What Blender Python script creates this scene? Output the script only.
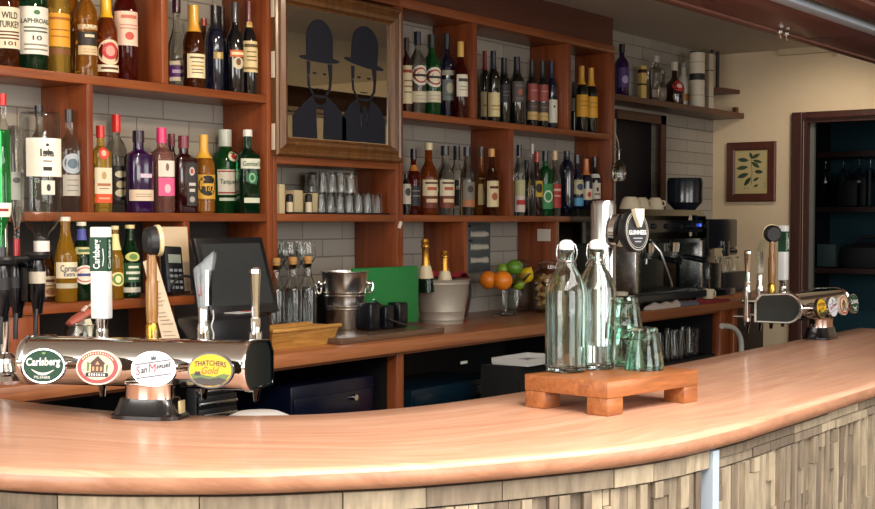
import bpy, bmesh, math, random
from mathutils import Vector, Matrix
for _o in list(bpy.data.objects):
    bpy.data.objects.remove(_o, do_unlink=True)
SC = bpy.context.scene
COL = SC.collection
random.seed(7)
PI = math.pi
R = math.radians

# ------------------------------------------------------------------ camera
F_PX, HOR, PITCH = 1350.0, 223.0, R(2.6)
CAM = Vector((0.0, 0.0, 1.49))
AX = Vector((0.8170, 0.5766, 0.0)).normalized()          # level heading
RT = Vector((AX.y, -AX.x, 0.0))
FW = AX * math.cos(PITCH) + Vector((0, 0, -math.sin(PITCH)))
UP = RT.cross(FW)
CY = HOR + F_PX * math.tan(PITCH)
cam_d = bpy.data.cameras.new('camera')
cam_d.sensor_width = 36.0
cam_d.lens = F_PX / 875 * 36
cam_d.shift_y = (CY - 254.5) / 875
cam_d.clip_start = 0.05
cam = bpy.data.objects.new('camera', cam_d)
COL.objects.link(cam)
m3 = Matrix((RT, UP, -FW)).transposed()
cam.matrix_world = Matrix.Translation(CAM) @ m3.to_4x4()
SC.camera = cam

# ------------------------------------------------------------------ view, world, light
SC.view_settings.view_transform = 'Standard'
SC.view_settings.look = 'None'
SC.view_settings.gamma = 1.0
SC.view_settings.use_curve_mapping = False
SC.view_settings.exposure = 0.1
cy = SC.cycles
cy.max_bounces = 12; cy.diffuse_bounces = 4; cy.glossy_bounces = 5
cy.transmission_bounces = 10; cy.transparent_max_bounces = 24
cy.caustics_reflective = False; cy.caustics_refractive = False
cy.sample_clamp_indirect = 4.0
W = bpy.data.worlds.new('daylight'); SC.world = W; W.use_nodes = True
bg = W.node_tree.nodes['Background']
bg.inputs[0].default_value = (0.86, 0.93, 1.0, 1); bg.inputs[1].default_value = 1.3

def area(name, loc, target, sx, sy, power, col):
    d = bpy.data.lights.new(name, 'AREA'); d.shape = 'RECTANGLE'; d.size = sx; d.size_y = sy
    d.energy = power; d.color = col
    o = bpy.data.objects.new(name, d); COL.objects.link(o); o.location = loc
    o.rotation_euler = (Vector(target) - Vector(loc)).to_track_quat('-Z', 'Y').to_euler()
    return o
def spot(name, loc, target, power, col, ang=100, blend=0.8, rad=0.05):
    d = bpy.data.lights.new(name, 'SPOT'); d.energy = power; d.color = col
    d.spot_size = R(ang); d.spot_blend = blend; d.shadow_soft_size = rad
    o = bpy.data.objects.new(name, d); COL.objects.link(o); o.location = loc
    o.rotation_euler = (Vector(target) - Vector(loc)).to_track_quat('-Z', 'Y').to_euler()
    return o
# daylight entering by the street windows behind the camera, the ceiling downlights of the room, and an added overhead fill
area('window_daylight', (0.6, -2.35, 1.75), (2.2, 1.5, 1.1), 2.6, 1.5, 70, (1.0, 0.97, 0.93))
area('window_daylight', (4.2, -2.35, 1.75), (4.2, 1.5, 1.2), 2.2, 1.5, 38, (1.0, 0.97, 0.93))
area('window_daylight', (-1.35, 2.0, 1.8), (2.5, 2.2, 1.2), 1.8, 1.5, 60, (1.0, 0.96, 0.90))
area('added_overhead_fill', (1.3, 0.0, 2.47), (1.3, 0.0, 0), 3.6, 1.3, 140, (1.0, 0.95, 0.89))  # unseen area light, added to brighten the bar and the front room
spot('ceiling_downlight', (2.3, 1.75, 2.47), (2.5, 3.3, 1.6), 60, (1.0, 0.80, 0.56))
spot('ceiling_downlight', (3.3, 2.2, 2.47), (3.4, 3.3, 1.5), 14, (1.0, 0.82, 0.60))
spot('ceiling_downlight', (4.9, 2.2, 2.47), (4.8, 3.3, 1.4), 3, (1.0, 0.84, 0.64))
spot('ceiling_downlight', (6.9, 2.3, 2.47), (7.6, 2.7, 1.6), 22, (1.0, 0.86, 0.68))
spot('ceiling_downlight', (1.6, 0.6, 2.47), (1.8, 1.6, 1.1), 50, (1.0, 0.86, 0.68))

# ------------------------------------------------------------------ rays from the photo frame to real planes
def ray(u, v):
    return FW + RT * ((u - 437.5) / F_PX) + UP * ((CY - v) / F_PX)
def at_y(u, v, Y):
    d = ray(u, v); return CAM + d * (Y / d.y)
def at_x(u, v, X):
    d = ray(u, v); return CAM + d * (X / d.x)
def at_z(u, v, Z):
    d = ray(u, v); return CAM + d * ((Z - CAM.z) / d.z)
def depth(p):
    return (Vector(p) - CAM).dot(FW)
def px(p, n):                      # length of n photo pixels at point p
    return n * depth(p) / F_PX

# ------------------------------------------------------------------ materials
def lin(h):
    h = h.lstrip('#'); o = []
    for i in (0, 2, 4):
        c = int(h[i:i+2], 16) / 255
        o.append(c / 12.92 if c <= 0.04045 else ((c + 0.055) / 1.055) ** 2.4)
    return (*o, 1.0)
_mc = {}
def newmat(name):
    m = bpy.data.materials.new(name); m.use_nodes = True
    nt = m.node_tree
    return m, nt, nt.nodes['Principled BSDF']
def paint(h, rough=0.5, metal=0.0, coat=0.0, var=0.06):
    k = (h, rough, metal, coat)
    if k in _mc: return _mc[k]
    m, nt, b = newmat('paint_' + h.strip('#'))
    c = lin(h)
    if var and metal == 0:
        tc = nt.nodes.new('ShaderNodeTexCoord'); n = nt.nodes.new('ShaderNodeTexNoise')
        n.inputs['Scale'].default_value = 25; nt.links.new(tc.outputs['Object'], n.inputs['Vector'])
        mx = nt.nodes.new('ShaderNodeMix'); mx.data_type = 'RGBA'
        mx.inputs[6].default_value = tuple(x * (1 - var) for x in c[:3]) + (1,)
        mx.inputs[7].default_value = tuple(min(1, x * (1 + var)) for x in c[:3]) + (1,)
        nt.links.new(n.outputs['Fac'], mx.inputs[0]); nt.links.new(mx.outputs[2], b.inputs['Base Color'])
    else:
        b.inputs['Base Color'].default_value = c
    b.inputs['Roughness'].default_value = rough; b.inputs['Metallic'].default_value = metal
    b.inputs['Coat Weight'].default_value = coat; b.inputs['Coat Roughness'].default_value = 0.08
    _mc[k] = m
    return m
def wood(name, c1, c2, axis=0, along=1.2, across=16, rough=0.45, coat=0.15, uv=False, bump=0.05, dist=1.2):
    m, nt, b = newmat(name)
    N = nt.nodes.new; L = nt.links.new
    tc = N('ShaderNodeTexCoord'); mp = N('ShaderNodeMapping')
    s = [across] * 3; s[axis] = along
    mp.inputs['Scale'].default_value = s
    L(tc.outputs['UV' if uv else 'Object'], mp.inputs['Vector'])
    n1 = N('ShaderNodeTexNoise'); n1.inputs['Scale'].default_value = 1.0; n1.inputs['Detail'].default_value = 6
    n1.inputs['Distortion'].default_value = dist; L(mp.outputs[0], n1.inputs['Vector'])
    n2 = N('ShaderNodeTexNoise'); n2.inputs['Scale'].default_value = 6.0; n2.inputs['Detail'].default_value = 3
    L(mp.outputs[0], n2.inputs['Vector'])
    ad = N('ShaderNodeMix'); ad.inputs[0].default_value = 0.3
    L(n1.outputs['Fac'], ad.inputs[2]); L(n2.outputs['Fac'], ad.inputs[3])
    rp = N('ShaderNodeValToRGB'); e = rp.color_ramp.elements
    e[0].position = 0.32; e[0].color = lin(c1); e[1].position = 0.68; e[1].color = lin(c2)
    L(ad.outputs[0], rp.inputs['Fac']); L(rp.outputs['Color'], b.inputs['Base Color'])
    bp = N('ShaderNodeBump'); bp.inputs['Strength'].default_value = bump; bp.inputs['Distance'].default_value = 0.01
    L(ad.outputs[0], bp.inputs['Height']); L(bp.outputs[0], b.inputs['Normal'])
    b.inputs['Roughness'].default_value = rough
    b.inputs['Coat Weight'].default_value = coat; b.inputs['Coat Roughness'].default_value = 0.15
    return m
def glass_solid(name, h, ior=1.38, rough=0.02, tw=1.0):
    m, nt, b = newmat(name)
    b.inputs['Base Color'].default_value = lin(h); b.inputs['Transmission Weight'].default_value = tw
    b.inputs['IOR'].default_value = ior; b.inputs['Roughness'].default_value = rough
    return m
def glass_thin(name, face, edge, refl=1.0, blend=0.35):
    """thin-walled glass: a clear pane that tints and reflects more at grazing angles"""
    m, nt, b = newmat(name)
    nt.nodes.remove(b)
    N = nt.nodes.new; L = nt.links.new
    out = nt.nodes['Material Output']
    tr = N('ShaderNodeBsdfTransparent'); gl = N('ShaderNodeBsdfGlossy'); gl.inputs['Roughness'].default_value = 0.02
    lw = N('ShaderNodeLayerWeight'); lw.inputs['Blend'].default_value = blend
    mc = N('ShaderNodeMix'); mc.data_type = 'RGBA'
    mc.inputs[6].default_value = lin(face); mc.inputs[7].default_value = lin(edge)
    L(lw.outputs['Facing'], mc.inputs[0]); L(mc.outputs[2], tr.inputs['Color'])
    l2 = N('ShaderNodeLayerWeight'); l2.inputs['Blend'].default_value = .5
    pw = N('ShaderNodeMath'); pw.operation = 'POWER'; pw.inputs[1].default_value = 4.0; L(l2.outputs['Facing'], pw.inputs[0])
    mu = N('ShaderNodeMath'); mu.operation = 'MULTIPLY_ADD'; mu.inputs[1].default_value = .8 * refl; mu.inputs[2].default_value = .045 * refl
    L(pw.outputs[0], mu.inputs[0])
    mx = N('ShaderNodeMixShader'); L(mu.outputs[0], mx.inputs[0]); L(tr.outputs[0], mx.inputs[1]); L(gl.outputs[0], mx.inputs[2])
    L(mx.outputs[0], out.inputs['Surface'])
    return m
def metal(name, h, rough, brushed=False):
    m, nt, b = newmat(name)
    b.inputs['Base Color'].default_value = lin(h); b.inputs['Metallic'].default_value = 1.0
    b.inputs['Roughness'].default_value = rough
    tc = nt.nodes.new('ShaderNodeTexCoord'); n = nt.nodes.new('ShaderNodeTexNoise'); n.inputs['Scale'].default_value = 40
    mr = nt.nodes.new('ShaderNodeMapRange'); mr.inputs['To Min'].default_value = rough * 0.8; mr.inputs['To Max'].default_value = rough * 1.25
    nt.links.new(tc.outputs['Object'], n.inputs['Vector']); nt.links.new(n.outputs['Fac'], mr.inputs['Value']); nt.links.new(mr.outputs[0], b.inputs['Roughness'])
    return m
CHROME = metal('chrome', '#e6e6e6', 0.06)
STEEL = metal('brushed_steel', '#b9bcbd', 0.25)
BRASS = metal('brass', '#c79a3d', 0.25)
GALV = paint('#aaa396', 0.5, metal=0.35)
ICE = metal('polished_steel', '#f4f4f2', 0.22)
MIRROR = metal('mirror_glass', '#cfc7b2', 0.015)
ALU = paint('#bccbdb', 0.4, metal=0.15)
SHELF_X = wood('shelf_wood', '#713518', '#9a5629', 0, rough=0.4, coat=0.2)
SHELF_Z = wood('upright_wood', '#6c3016', '#934d24', 2, rough=0.4, coat=0.2)
COUNTER = wood('back_counter_wood', '#83492a', '#ad7047', 0, along=1.0, across=22, rough=0.38, coat=0.3)
BARWOOD = wood('bar_top_wood', '#c48a6c', '#deb094', 0, along=2.0, across=26, rough=0.42, coat=0.2, uv=True, bump=0.02)
BOARD = wood('acacia_board', '#7c4622', '#ab6c3c', 0, along=4, across=40, rough=0.4, coat=0.2)
FRAMEW = wood('mirror_frame_wood', '#472a14', '#7c5229', 2, along=2, across=40, rough=0.35, coat=0.3)
DARKW = wood('dark_wood', '#34150f', '#4c2318', 2, rough=0.45)
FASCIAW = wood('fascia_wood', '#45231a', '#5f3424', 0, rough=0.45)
CANOPYW = wood('canopy_wood', '#633a33', '#85564a', 0, rough=0.4, coat=0.2)
BASKETW = wood('bread_tray_wood', '#8d5f24', '#c8974e', 0, along=6, across=60, rough=0.6, coat=0)
BRONZEW = wood('handle_wood', '#74491c', '#a87838', 2, along=4, across=60, rough=0.35, coat=0.4)
CLEAR = glass_thin('clear_glass', '#fafcfb', '#d3dcd9')
GREENISH = glass_thin('green_tinted_glass', '#e6f6ee', '#a3d6bd', blend=0.4)
AQUA = glass_thin('pale_aqua_glass', '#f7fbfa', '#cfe4dc', blend=0.35)
CLEARS = glass_solid('clear_drinking_glass', '#fbfdfc', 1.45, 0.0)
WATER = glass_solid('water', '#f4fbfa', 1.33)
GL = {
 'clear': glass_solid('spirit_clear', '#eef1ea', 1.36, tw=1.0), 'grey': glass_solid('spirit_grey', '#c9c9c4', 1.36, tw=0.98),
 'amber': glass_solid('spirit_amber', '#e0902f', 1.36, tw=0.82), 'gold': glass_solid('spirit_gold', '#f2c456', 1.36, tw=0.84),
 'rust': glass_solid('spirit_rust', '#b8551f', 1.36, tw=0.82), 'brown': glass_solid('spirit_brown', '#7a3c17', 1.36, tw=0.86),
 'green': glass_solid('green_glass', '#2f8b46', 1.36, tw=0.84), 'dkgreen': glass_solid('dark_green_glass', '#1d5a34', 1.36, tw=0.86),
 'beer': glass_solid('lager_glass', '#e3a52c', 1.36, tw=0.78), 'pink': glass_solid('pink_spirit', '#f0a9a0', 1.36, tw=0.88),
 'purple': paint('#2c1240', 0.12, coat=0.6), 'black': paint('#0d0d12', 0.1, coat=0.8), 'navy': paint('#10152c', 0.1, coat=0.8),
 'wine': paint('#0c120e', 0.1, coat=0.8), 'maroon': paint('#2a0a0c', 0.12, coat=0.8), 'white': paint('#e9e4da', 0.3, coat=0.3),
 'redglass': glass_solid('red_spirit', '#8a1f14', 1.36, tw=0.88),
}

# ------------------------------------------------------------------ mesh builder
_txt = {}
def text2d(s, bold=0.0):
    k = (s, bold)
    if k in _txt: return _txt[k]
    c = bpy.data.curves.new('t', 'FONT'); c.body = s; c.size = 1; c.resolution_u = 3; c.offset = bold; c.fill_mode = 'FRONT'
    o = bpy.data.objects.new('t', c); COL.objects.link(o)
    me = bpy.data.meshes.new_from_object(o.evaluated_get(bpy.context.evaluated_depsgraph_get()))
    vs = [(v.co.x, v.co.y) for v in me.vertices]; fs = [tuple(p.vertices) for p in me.polygons]
    bpy.data.objects.remove(o); bpy.data.curves.remove(c); bpy.data.meshes.remove(me)
    x0 = min(v[0] for v in vs); x1 = max(v[0] for v in vs); y0 = min(v[1] for v in vs); y1 = max(v[1] for v in vs)
    vs = [((x - x0) / (x1 - x0) - .5, (y - y0) / (y1 - y0) - .5) for x, y in vs]
    _txt[k] = (vs, fs)
    return _txt[k]
def rotz(a): return Matrix.Rotation(a, 4, 'Z')
def tr(*p): return Matrix.Translation(Vector(p))
def along(d, up=(0, 0, 1)):
    """matrix whose local Z points along d"""
    return Vector(d).normalized().to_track_quat('Z', 'Y').to_matrix().to_4x4()
class MB:
    def __init__(s): s.v = []; s.f = []; s.mi = []; s.mats = []; s.cur = 0; s.uv = {}
    def mat(s, m):
        if m not in s.mats: s.mats.append(m)
        s.cur = s.mats.index(m); return s
    def add(s, vs, fs, xf=None):
        o = len(s.v)
        for p in vs:
            p = Vector(p); s.v.append(xf @ p if xf else p)
        for f in fs: s.f.append([i + o for i in f]); s.mi.append(s.cur)
        return s
    def box(s, c, d, bev=0.0, xf=None, seg=2):
        if bev <= 0:
            x, y, z = (k / 2 for k in d)
            vs = [(c[0] + i * x, c[1] + j * y, c[2] + k * z) for i in (-1, 1) for j in (-1, 1) for k in (-1, 1)]
            fs = [(0, 1, 3, 2), (4, 6, 7, 5), (0, 4, 5, 1), (2, 3, 7, 6), (0, 2, 6, 4), (1, 5, 7, 3)]
            return s.add(vs, fs, xf)
        bm = bmesh.new(); bmesh.ops.create_cube(bm, size=1)
        bmesh.ops.scale(bm, vec=d, verts=bm.verts)
        bmesh.ops.bevel(bm, geom=list(bm.edges), offset=min(bev, min(d) * .49), segments=seg, affect='EDGES', profile=0.5)
        bm.verts.index_update()
        vs = [v.co + Vector(c) for v in bm.verts]; fs = [[v.index for v in f.verts] for f in bm.faces]
        bm.free()
        return s.add(vs, fs, xf)
    def bx(s, x0, x1, y0, y1, z0, z1, bev=0.0, xf=None):
        return s.box(((x0 + x1) / 2, (y0 + y1) / 2, (z0 + z1) / 2), (abs(x1 - x0), abs(y1 - y0), abs(z1 - z0)), bev, xf)
    def lathe(s, prof, n=24, xf=None, sup=2.0, sx=1.0, sy=1.0, phase=0.0):
        vs = []; fs = []; rings = []
        for r, z in prof:
            if r <= 1e-6: rings.append([len(vs)]); vs.append((0, 0, z)); continue
            ring = []
            for i in range(n):
                a = 2 * PI * (i + .5 * (sup != 2)) / n + phase
                k = 1.0 if sup == 2 else (abs(math.cos(a)) ** sup + abs(math.sin(a)) ** sup) ** (-1 / sup)
                ring.append(len(vs)); vs.append((r * k * math.cos(a) * sx, r * k * math.sin(a) * sy, z))
            rings.append(ring)
        for a, b in zip(rings, rings[1:]):
            if len(a) == 1 and len(b) == 1: continue
            for i in range(n):
                j = (i + 1) % n
                if len(a) == 1: fs.append((a[0], b[j], b[i]))
                elif len(b) == 1: fs.append((a[i], a[j], b[0]))
                else: fs.append((a[i], a[j], b[j], b[i]))
        return s.add(vs, fs, xf)
    def cyl(s, p, q, r, r2=None, n=16):
        p = Vector(p); q = Vector(q); h = (q - p).length; r2 = r if r2 is None else r2
        return s.lathe([(0, 0), (r, 0), (r2, h), (0, h)], n, tr(*p) @ along(q - p))
    def sphere(s, c, r, n=20, sx=1, sy=1, sz=1):
        m = n // 2
        pr = [(r * math.sin(PI * i / m) if 0 < i < m else 0, -r * math.cos(PI * i / m) * sz) for i in range(m + 1)]
        return s.lathe(pr, n, tr(*c), sx=sx, sy=sy)
    def tube(s, pts, r, n=8, closed=False):
        pts = [Vector(p) for p in pts]; vs = []; fs = []; k = len(pts); up = None
        for i, p in enumerate(pts):
            if closed: t = pts[(i + 1) % k] - pts[i - 1]
            else: t = pts[min(i + 1, k - 1)] - pts[max(i - 1, 0)]
            t.normalize()
            if up is None: up = t.orthogonal()
            a = (up - t * up.dot(t)).normalized(); up = a; b = t.cross(a)
            rr = r[i] if isinstance(r, (list, tuple)) else r
            for j in range(n):
                w = 2 * PI * j / n; vs.append(p + (a * math.cos(w) + b * math.sin(w)) * rr)
        for i in range(k if closed else k - 1):
            for j in range(n):
                A = i * n; B = ((i + 1) % k) * n
                fs.append((A + j, A + (j + 1) % n, B + (j + 1) % n, B + j))
        if not closed:
            fs.append(list(range(n))[::-1]); fs.append([(k - 1) * n + j for j in range(n)])
        return s.add(vs, fs)
    def prism(s, poly, z0, z1, xf=None):
        n = len(poly)
        vs = [(x, y, z0) for x, y in poly] + [(x, y, z1) for x, y in poly]
        fs = [list(range(n))[::-1], list(range(n, 2 * n))] + [(i, (i + 1) % n, n + (i + 1) % n, n + i) for i in range(n)]
        return s.add(vs, fs, xf)
    def text(s, t, w, h, fn, shear=0.0, bold=0.0):
        vs, fs = text2d(t, bold)
        return s.add([fn(x * w + shear * y * h, y * h) for x, y in vs], fs)
    def quad(s, w, h, cx, cy_, fn, n=6):
        vs = []; fs = []
        for i in range(n + 1):
            for y in (-.5, .5): vs.append(fn(cx + w * (i / n - .5), cy_ + h * y))
        for i in range(n): fs.append((2 * i, 2 * i + 2, 2 * i + 3, 2 * i + 1))
        return s.add(vs, fs)
    def build(s, name, mat=None, parent=None, label=None, smooth=True, ang=38):
        me = bpy.data.meshes.new(name)
        me.from_pydata([tuple(p) for p in s.v], [], s.f)
        mats = s.mats if s.mats else [mat]
        for m in mats: me.materials.append(m)
        if len(mats) > 1: me.polygons.foreach_set('material_index', s.mi)
        bm = bmesh.new(); bm.from_mesh(me); bmesh.ops.recalc_face_normals(bm, faces=bm.faces); bm.to_mesh(me); bm.free()
        if smooth:
            me.polygons.foreach_set('use_smooth', [True] * len(me.polygons)); me.set_sharp_from_angle(angle=R(ang))
        me.update()
        o = bpy.data.objects.new(name, me); COL.objects.link(o)
        if parent: o.parent = parent
        if label: o['label'] = label
        return o
def vessel(m, outer, inner, n=24, xf=None, **k):
    """closed glass wall: outer profile from the base centre up to the rim, then the inner one back down"""
    return m.lathe([(0, outer[0][1])] + outer + inner[::-1] + [(0, inner[0][1])], n, xf, **k)
def tag(o, label, cat, group=None, kind=None):
    o['label'] = label; o['category'] = cat
    if group: o['group'] = group
    if kind: o['kind'] = kind
    return o
def thing(name, label, cat, loc=(0, 0, 0), group=None, rz=0.0):
    o = bpy.data.objects.new(name, None); o.empty_display_size = .05; COL.objects.link(o)
    o.location = loc; o.rotation_euler = (0, 0, rz)
    return tag(o, label, cat, group)
def struct(name, mb, mat=None, parent=None, smooth=False):
    o = mb.build(name, mat, parent, smooth=smooth)
    o['kind'] = 'structure'
    return o
def copy_tree(root, loc, label=None, rz=None):
    c = root.copy(); COL.objects.link(c); c.location = loc
    if label: c['label'] = label
    if rz is not None: c.rotation_euler = (0, 0, rz)
    def rec(a, b):
        for ch in list(a.children):
            d = ch.copy(); COL.objects.link(d); d.parent = b; rec(ch, d)
    rec(root, c)
    return c
def spline(pts, n=12):
    P = [Vector(p) for p in pts]; P = [P[0] * 2 - P[1]] + P + [P[-1] * 2 - P[-2]]; out = []
    for i in range(1, len(P) - 2):
        a, b, c, d = P[i-1:i+3]
        for k in range(n):
            t = k / n
            out.append(.5 * ((2 * b) + (c - a) * t + (2 * a - 5 * b + 4 * c - d) * t * t + (3 * b - a - 3 * c + d) * t ** 3))
    out.append(P[-2]); return out
def resample(pts, n):
    L = [0]
    for a, b in zip(pts, pts[1:]): L.append(L[-1] + (b - a).length)
    out = []; j = 0
    for i in range(n):
        t = L[-1] * i / (n - 1)
        while j < len(pts) - 2 and L[j + 1] < t: j += 1
        out.append(pts[j].lerp(pts[j + 1], (t - L[j]) / max(1e-9, L[j + 1] - L[j])))
    return out, L[-1]

# ------------------------------------------------------------------ the setting
ZB, ZC = 1.10, 1.09                  # bar top, back counter
Z1, Z2, Z3, ST = 1.926, 1.522, 1.263, 0.027   # shelf tops, shelf thickness
YF, YW, XR, ZCEIL = 3.15, 3.36, 7.65, 2.50    # shelf fronts, back wall, right wall, ceiling

def brickmat():
    m, nt, b = newmat('painted_brick'); N = nt.nodes.new; L = nt.links.new
    tc = N('ShaderNodeTexCoord'); mp = N('ShaderNodeMapping'); mp.inputs['Rotation'].default_value = (R(90), 0, 0)
    L(tc.outputs['Object'], mp.inputs['Vector'])
    br = N('ShaderNodeTexBrick'); br.inputs['Scale'].default_value = 1.0
    br.inputs['Brick Width'].default_value = 0.235; br.inputs['Row Height'].default_value = 0.068
    br.inputs['Mortar Size'].default_value = 0.0026; br.inputs['Mortar Smooth'].default_value = 0.4
    br.inputs['Color1'].default_value = lin('#a59f95'); br.inputs['Color2'].default_value = lin('#9c968c'); br.inputs['Mortar'].default_value = lin('#7b756c')
    L(mp.outputs[0], br.inputs['Vector']); L(br.outputs['Color'], b.inputs['Base Color'])
    bp = N('ShaderNodeBump'); bp.invert = True; bp.inputs['Strength'].default_value = .6; bp.inputs['Distance'].default_value = .006
    L(br.outputs['Fac'], bp.inputs['Height']); L(bp.outputs[0], b.inputs['Normal']); b.inputs['Roughness'].default_value = .6
    return m
BRICK = brickmat()
CREAM = paint('#dbc6a6', 0.8, var=.04)
CEIL = paint('#cdc4b8', 0.85, var=.03)
NAVYW = paint('#1a4858', 0.7)
DARK = paint('#15161b', 0.5)
m = MB(); m.bx(-1.6, 10.2, -2.6, 6, -0.05, 0); struct('floor', m, paint('#4a3a30', .5))
m = MB(); m.bx(-1.6, 10.2, 1.5, 6, ZCEIL, ZCEIL + .05); struct('ceiling', m, CEIL)
m = MB(); m.bx(-1.6, 10.2, -2.6, 1.5, ZCEIL, ZCEIL + .05); struct('ceiling_front', m, paint('#e6dfd0', .8))
# back wall with the dark doorway beyond the shelving
dx0, dx1, dzt = at_y(616, 150, YW).x, at_y(661, 150, YW).x, 2.09
m = MB(); m.bx(-1.6, dx0, YW, YW + .12, 0, ZCEIL); m.bx(dx1, XR + .12, YW, YW + .12, 0, ZCEIL); m.bx(dx0, dx1, YW, YW + .12, dzt, ZCEIL)
struct('wall_back', m, BRICK)
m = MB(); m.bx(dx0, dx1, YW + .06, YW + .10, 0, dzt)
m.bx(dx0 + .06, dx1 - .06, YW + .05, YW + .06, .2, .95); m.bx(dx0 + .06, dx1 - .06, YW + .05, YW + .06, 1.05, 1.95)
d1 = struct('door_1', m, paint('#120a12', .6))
m = MB(); m.bx(dx1 - .04, dx1 + .025, YW - .02, YW, 0, dzt); m.bx(dx0 - .02, dx1 + .025, YW - .02, YW, dzt - .05, dzt)
struct('trim_1', m, DARKW)
# right wall, its doorway and the dark room behind
ya, yb = at_x(803, 200, XR).y, 1.86
zt = at_x(812, 119, XR).z
m = MB(); m.bx(XR, XR + .12, ya, YW, 0, ZCEIL); m.bx(XR, XR + .12, -2.6, yb, 0, ZCEIL); m.bx(XR, XR + .12, yb, ya, zt, ZCEIL)
struct('wall_right', m, CREAM)
yo = at_x(792, 200, XR).y; zo = at_x(800, 112.6, XR).z
m = MB(); m.bx(XR - .03, XR, ya, yo, 0, zo, .006); m.bx(XR - .03, XR, yb, ya, zt, zo, .006); m.bx(XR - .03, XR, yb - (yo - ya), yb, 0, zo, .006)
struct('trim_2', m, DARKW)
m = MB(); m.bx(XR, XR + .12, ya - .02, ya, 0, zt); m.bx(XR, XR + .12, yb, yb + .02, 0, zt); m.bx(XR, XR + .12, yb + .02, ya - .02, zt - .02, zt)
struct('trim_3', m, DARKW)
m = MB(); m.bx(XR + .05, XR + .075, ya - .045, ya - .02, 0, zt - .02)
struct('trim_4', m, paint('#6b6a66', .4))
m = MB(); m.bx(9.1, 9.2, .8, YW, 0, ZCEIL); m.bx(XR + .12, 9.1, .7, .8, 0, ZCEIL); m.bx(XR + .12, 9.1, YW - .02, YW + .08, 0, ZCEIL)
struct('wall_store', m, NAVYW)
m = MB(); m.bx(XR - .025, XR, at_x(836, 140, XR).y, 2.62, ZCEIL - .06, ZCEIL - .012)
m.bx(XR - .04, XR, 2.2, at_x(781, 50, XR).y, ZCEIL - .035, ZCEIL)
struct('trim_5', m, paint('#c9b795', .6))
# room behind the camera: dado, plaster, and the street windows
WX = [(-.7, 1.9), (3.1, 5.3)]
m = MB(); m.bx(-1.6, 10.2, -2.6, -2.5, 0, 1.0); m.bx(-1.6, 10.2, -2.6, -2.5, 2.45, ZCEIL)
for a, b in ((-1.6, -.7), (1.9, 3.1), (5.3, 10.2)): m.bx(a, b, -2.6, -2.5, 1.0, 2.45)
struct('wall_front', m, paint('#d3c1a0', .8))
m = MB()
m.bx(-1.6, -1.5, -2.5, 1.1, 0, ZCEIL); m.bx(-1.6, -1.5, 2.9, YW, 0, ZCEIL); m.bx(-1.6, -1.5, 1.1, 2.9, 0, 1.0); m.bx(-1.6, -1.5, 1.1, 2.9, 2.45, ZCEIL)
struct('wall_left', m, paint('#d3c1a0', .8))
for i, (a, b) in enumerate(WX):
    m = MB()
    for x in (a, (a + b) / 2, b): m.bx(x - .035, x + .035, -2.59, -2.51, 1.0, 2.45)
    for z in (1.03, 1.95, 2.42): m.bx(a, b, -2.58, -2.52, z - .03, z + .03)
    struct('window_%d' % (i + 1), m, DARKW)
m = MB()
for y in (1.1, 2.0, 2.9): m.bx(-1.59, -1.51, y - .035, y + .035, 1.0, 2.45)
for z in (1.03, 1.95, 2.42): m.bx(-1.58, -1.52, 1.1, 2.9, z - .03, z + .03)
struct('window_3', m, DARKW)

# ------------------------------------------------------------------ store room seen by the right doorway
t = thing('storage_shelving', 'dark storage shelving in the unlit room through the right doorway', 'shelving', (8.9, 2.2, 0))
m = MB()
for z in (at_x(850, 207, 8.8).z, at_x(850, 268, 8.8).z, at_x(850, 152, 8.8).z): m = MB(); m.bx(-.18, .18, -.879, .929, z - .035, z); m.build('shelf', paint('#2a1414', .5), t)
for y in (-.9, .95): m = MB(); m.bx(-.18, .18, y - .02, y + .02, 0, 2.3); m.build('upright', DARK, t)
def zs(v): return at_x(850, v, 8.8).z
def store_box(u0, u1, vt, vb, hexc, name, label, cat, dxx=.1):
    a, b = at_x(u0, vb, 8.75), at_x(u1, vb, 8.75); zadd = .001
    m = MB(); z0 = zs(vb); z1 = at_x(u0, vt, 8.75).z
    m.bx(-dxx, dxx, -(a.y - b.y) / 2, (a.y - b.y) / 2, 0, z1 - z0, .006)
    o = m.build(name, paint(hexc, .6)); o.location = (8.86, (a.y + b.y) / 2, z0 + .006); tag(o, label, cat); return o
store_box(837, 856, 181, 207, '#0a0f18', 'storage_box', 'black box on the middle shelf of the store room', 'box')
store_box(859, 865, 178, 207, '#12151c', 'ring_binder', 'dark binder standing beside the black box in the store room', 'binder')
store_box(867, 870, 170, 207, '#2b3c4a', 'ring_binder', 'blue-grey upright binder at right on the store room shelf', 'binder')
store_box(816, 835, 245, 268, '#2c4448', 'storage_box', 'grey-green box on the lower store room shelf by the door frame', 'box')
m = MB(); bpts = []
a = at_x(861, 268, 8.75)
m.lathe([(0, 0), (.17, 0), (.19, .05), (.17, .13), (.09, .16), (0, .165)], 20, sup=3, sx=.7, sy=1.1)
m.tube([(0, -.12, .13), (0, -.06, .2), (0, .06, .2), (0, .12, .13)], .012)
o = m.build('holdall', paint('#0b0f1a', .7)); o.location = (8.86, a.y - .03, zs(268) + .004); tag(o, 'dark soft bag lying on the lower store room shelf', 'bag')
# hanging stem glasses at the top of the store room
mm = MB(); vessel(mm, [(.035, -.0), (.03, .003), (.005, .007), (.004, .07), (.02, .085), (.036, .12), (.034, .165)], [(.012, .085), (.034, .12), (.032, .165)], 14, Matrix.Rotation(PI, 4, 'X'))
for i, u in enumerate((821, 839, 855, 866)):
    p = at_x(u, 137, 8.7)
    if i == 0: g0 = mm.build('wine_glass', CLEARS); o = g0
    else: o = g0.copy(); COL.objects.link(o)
    o.location = (8.8, p.y, zs(152) - .0365); tag(o, 'stem glass hanging from the top shelf of the dark store room', 'glass', 'glasses hanging in the store room')

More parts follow.
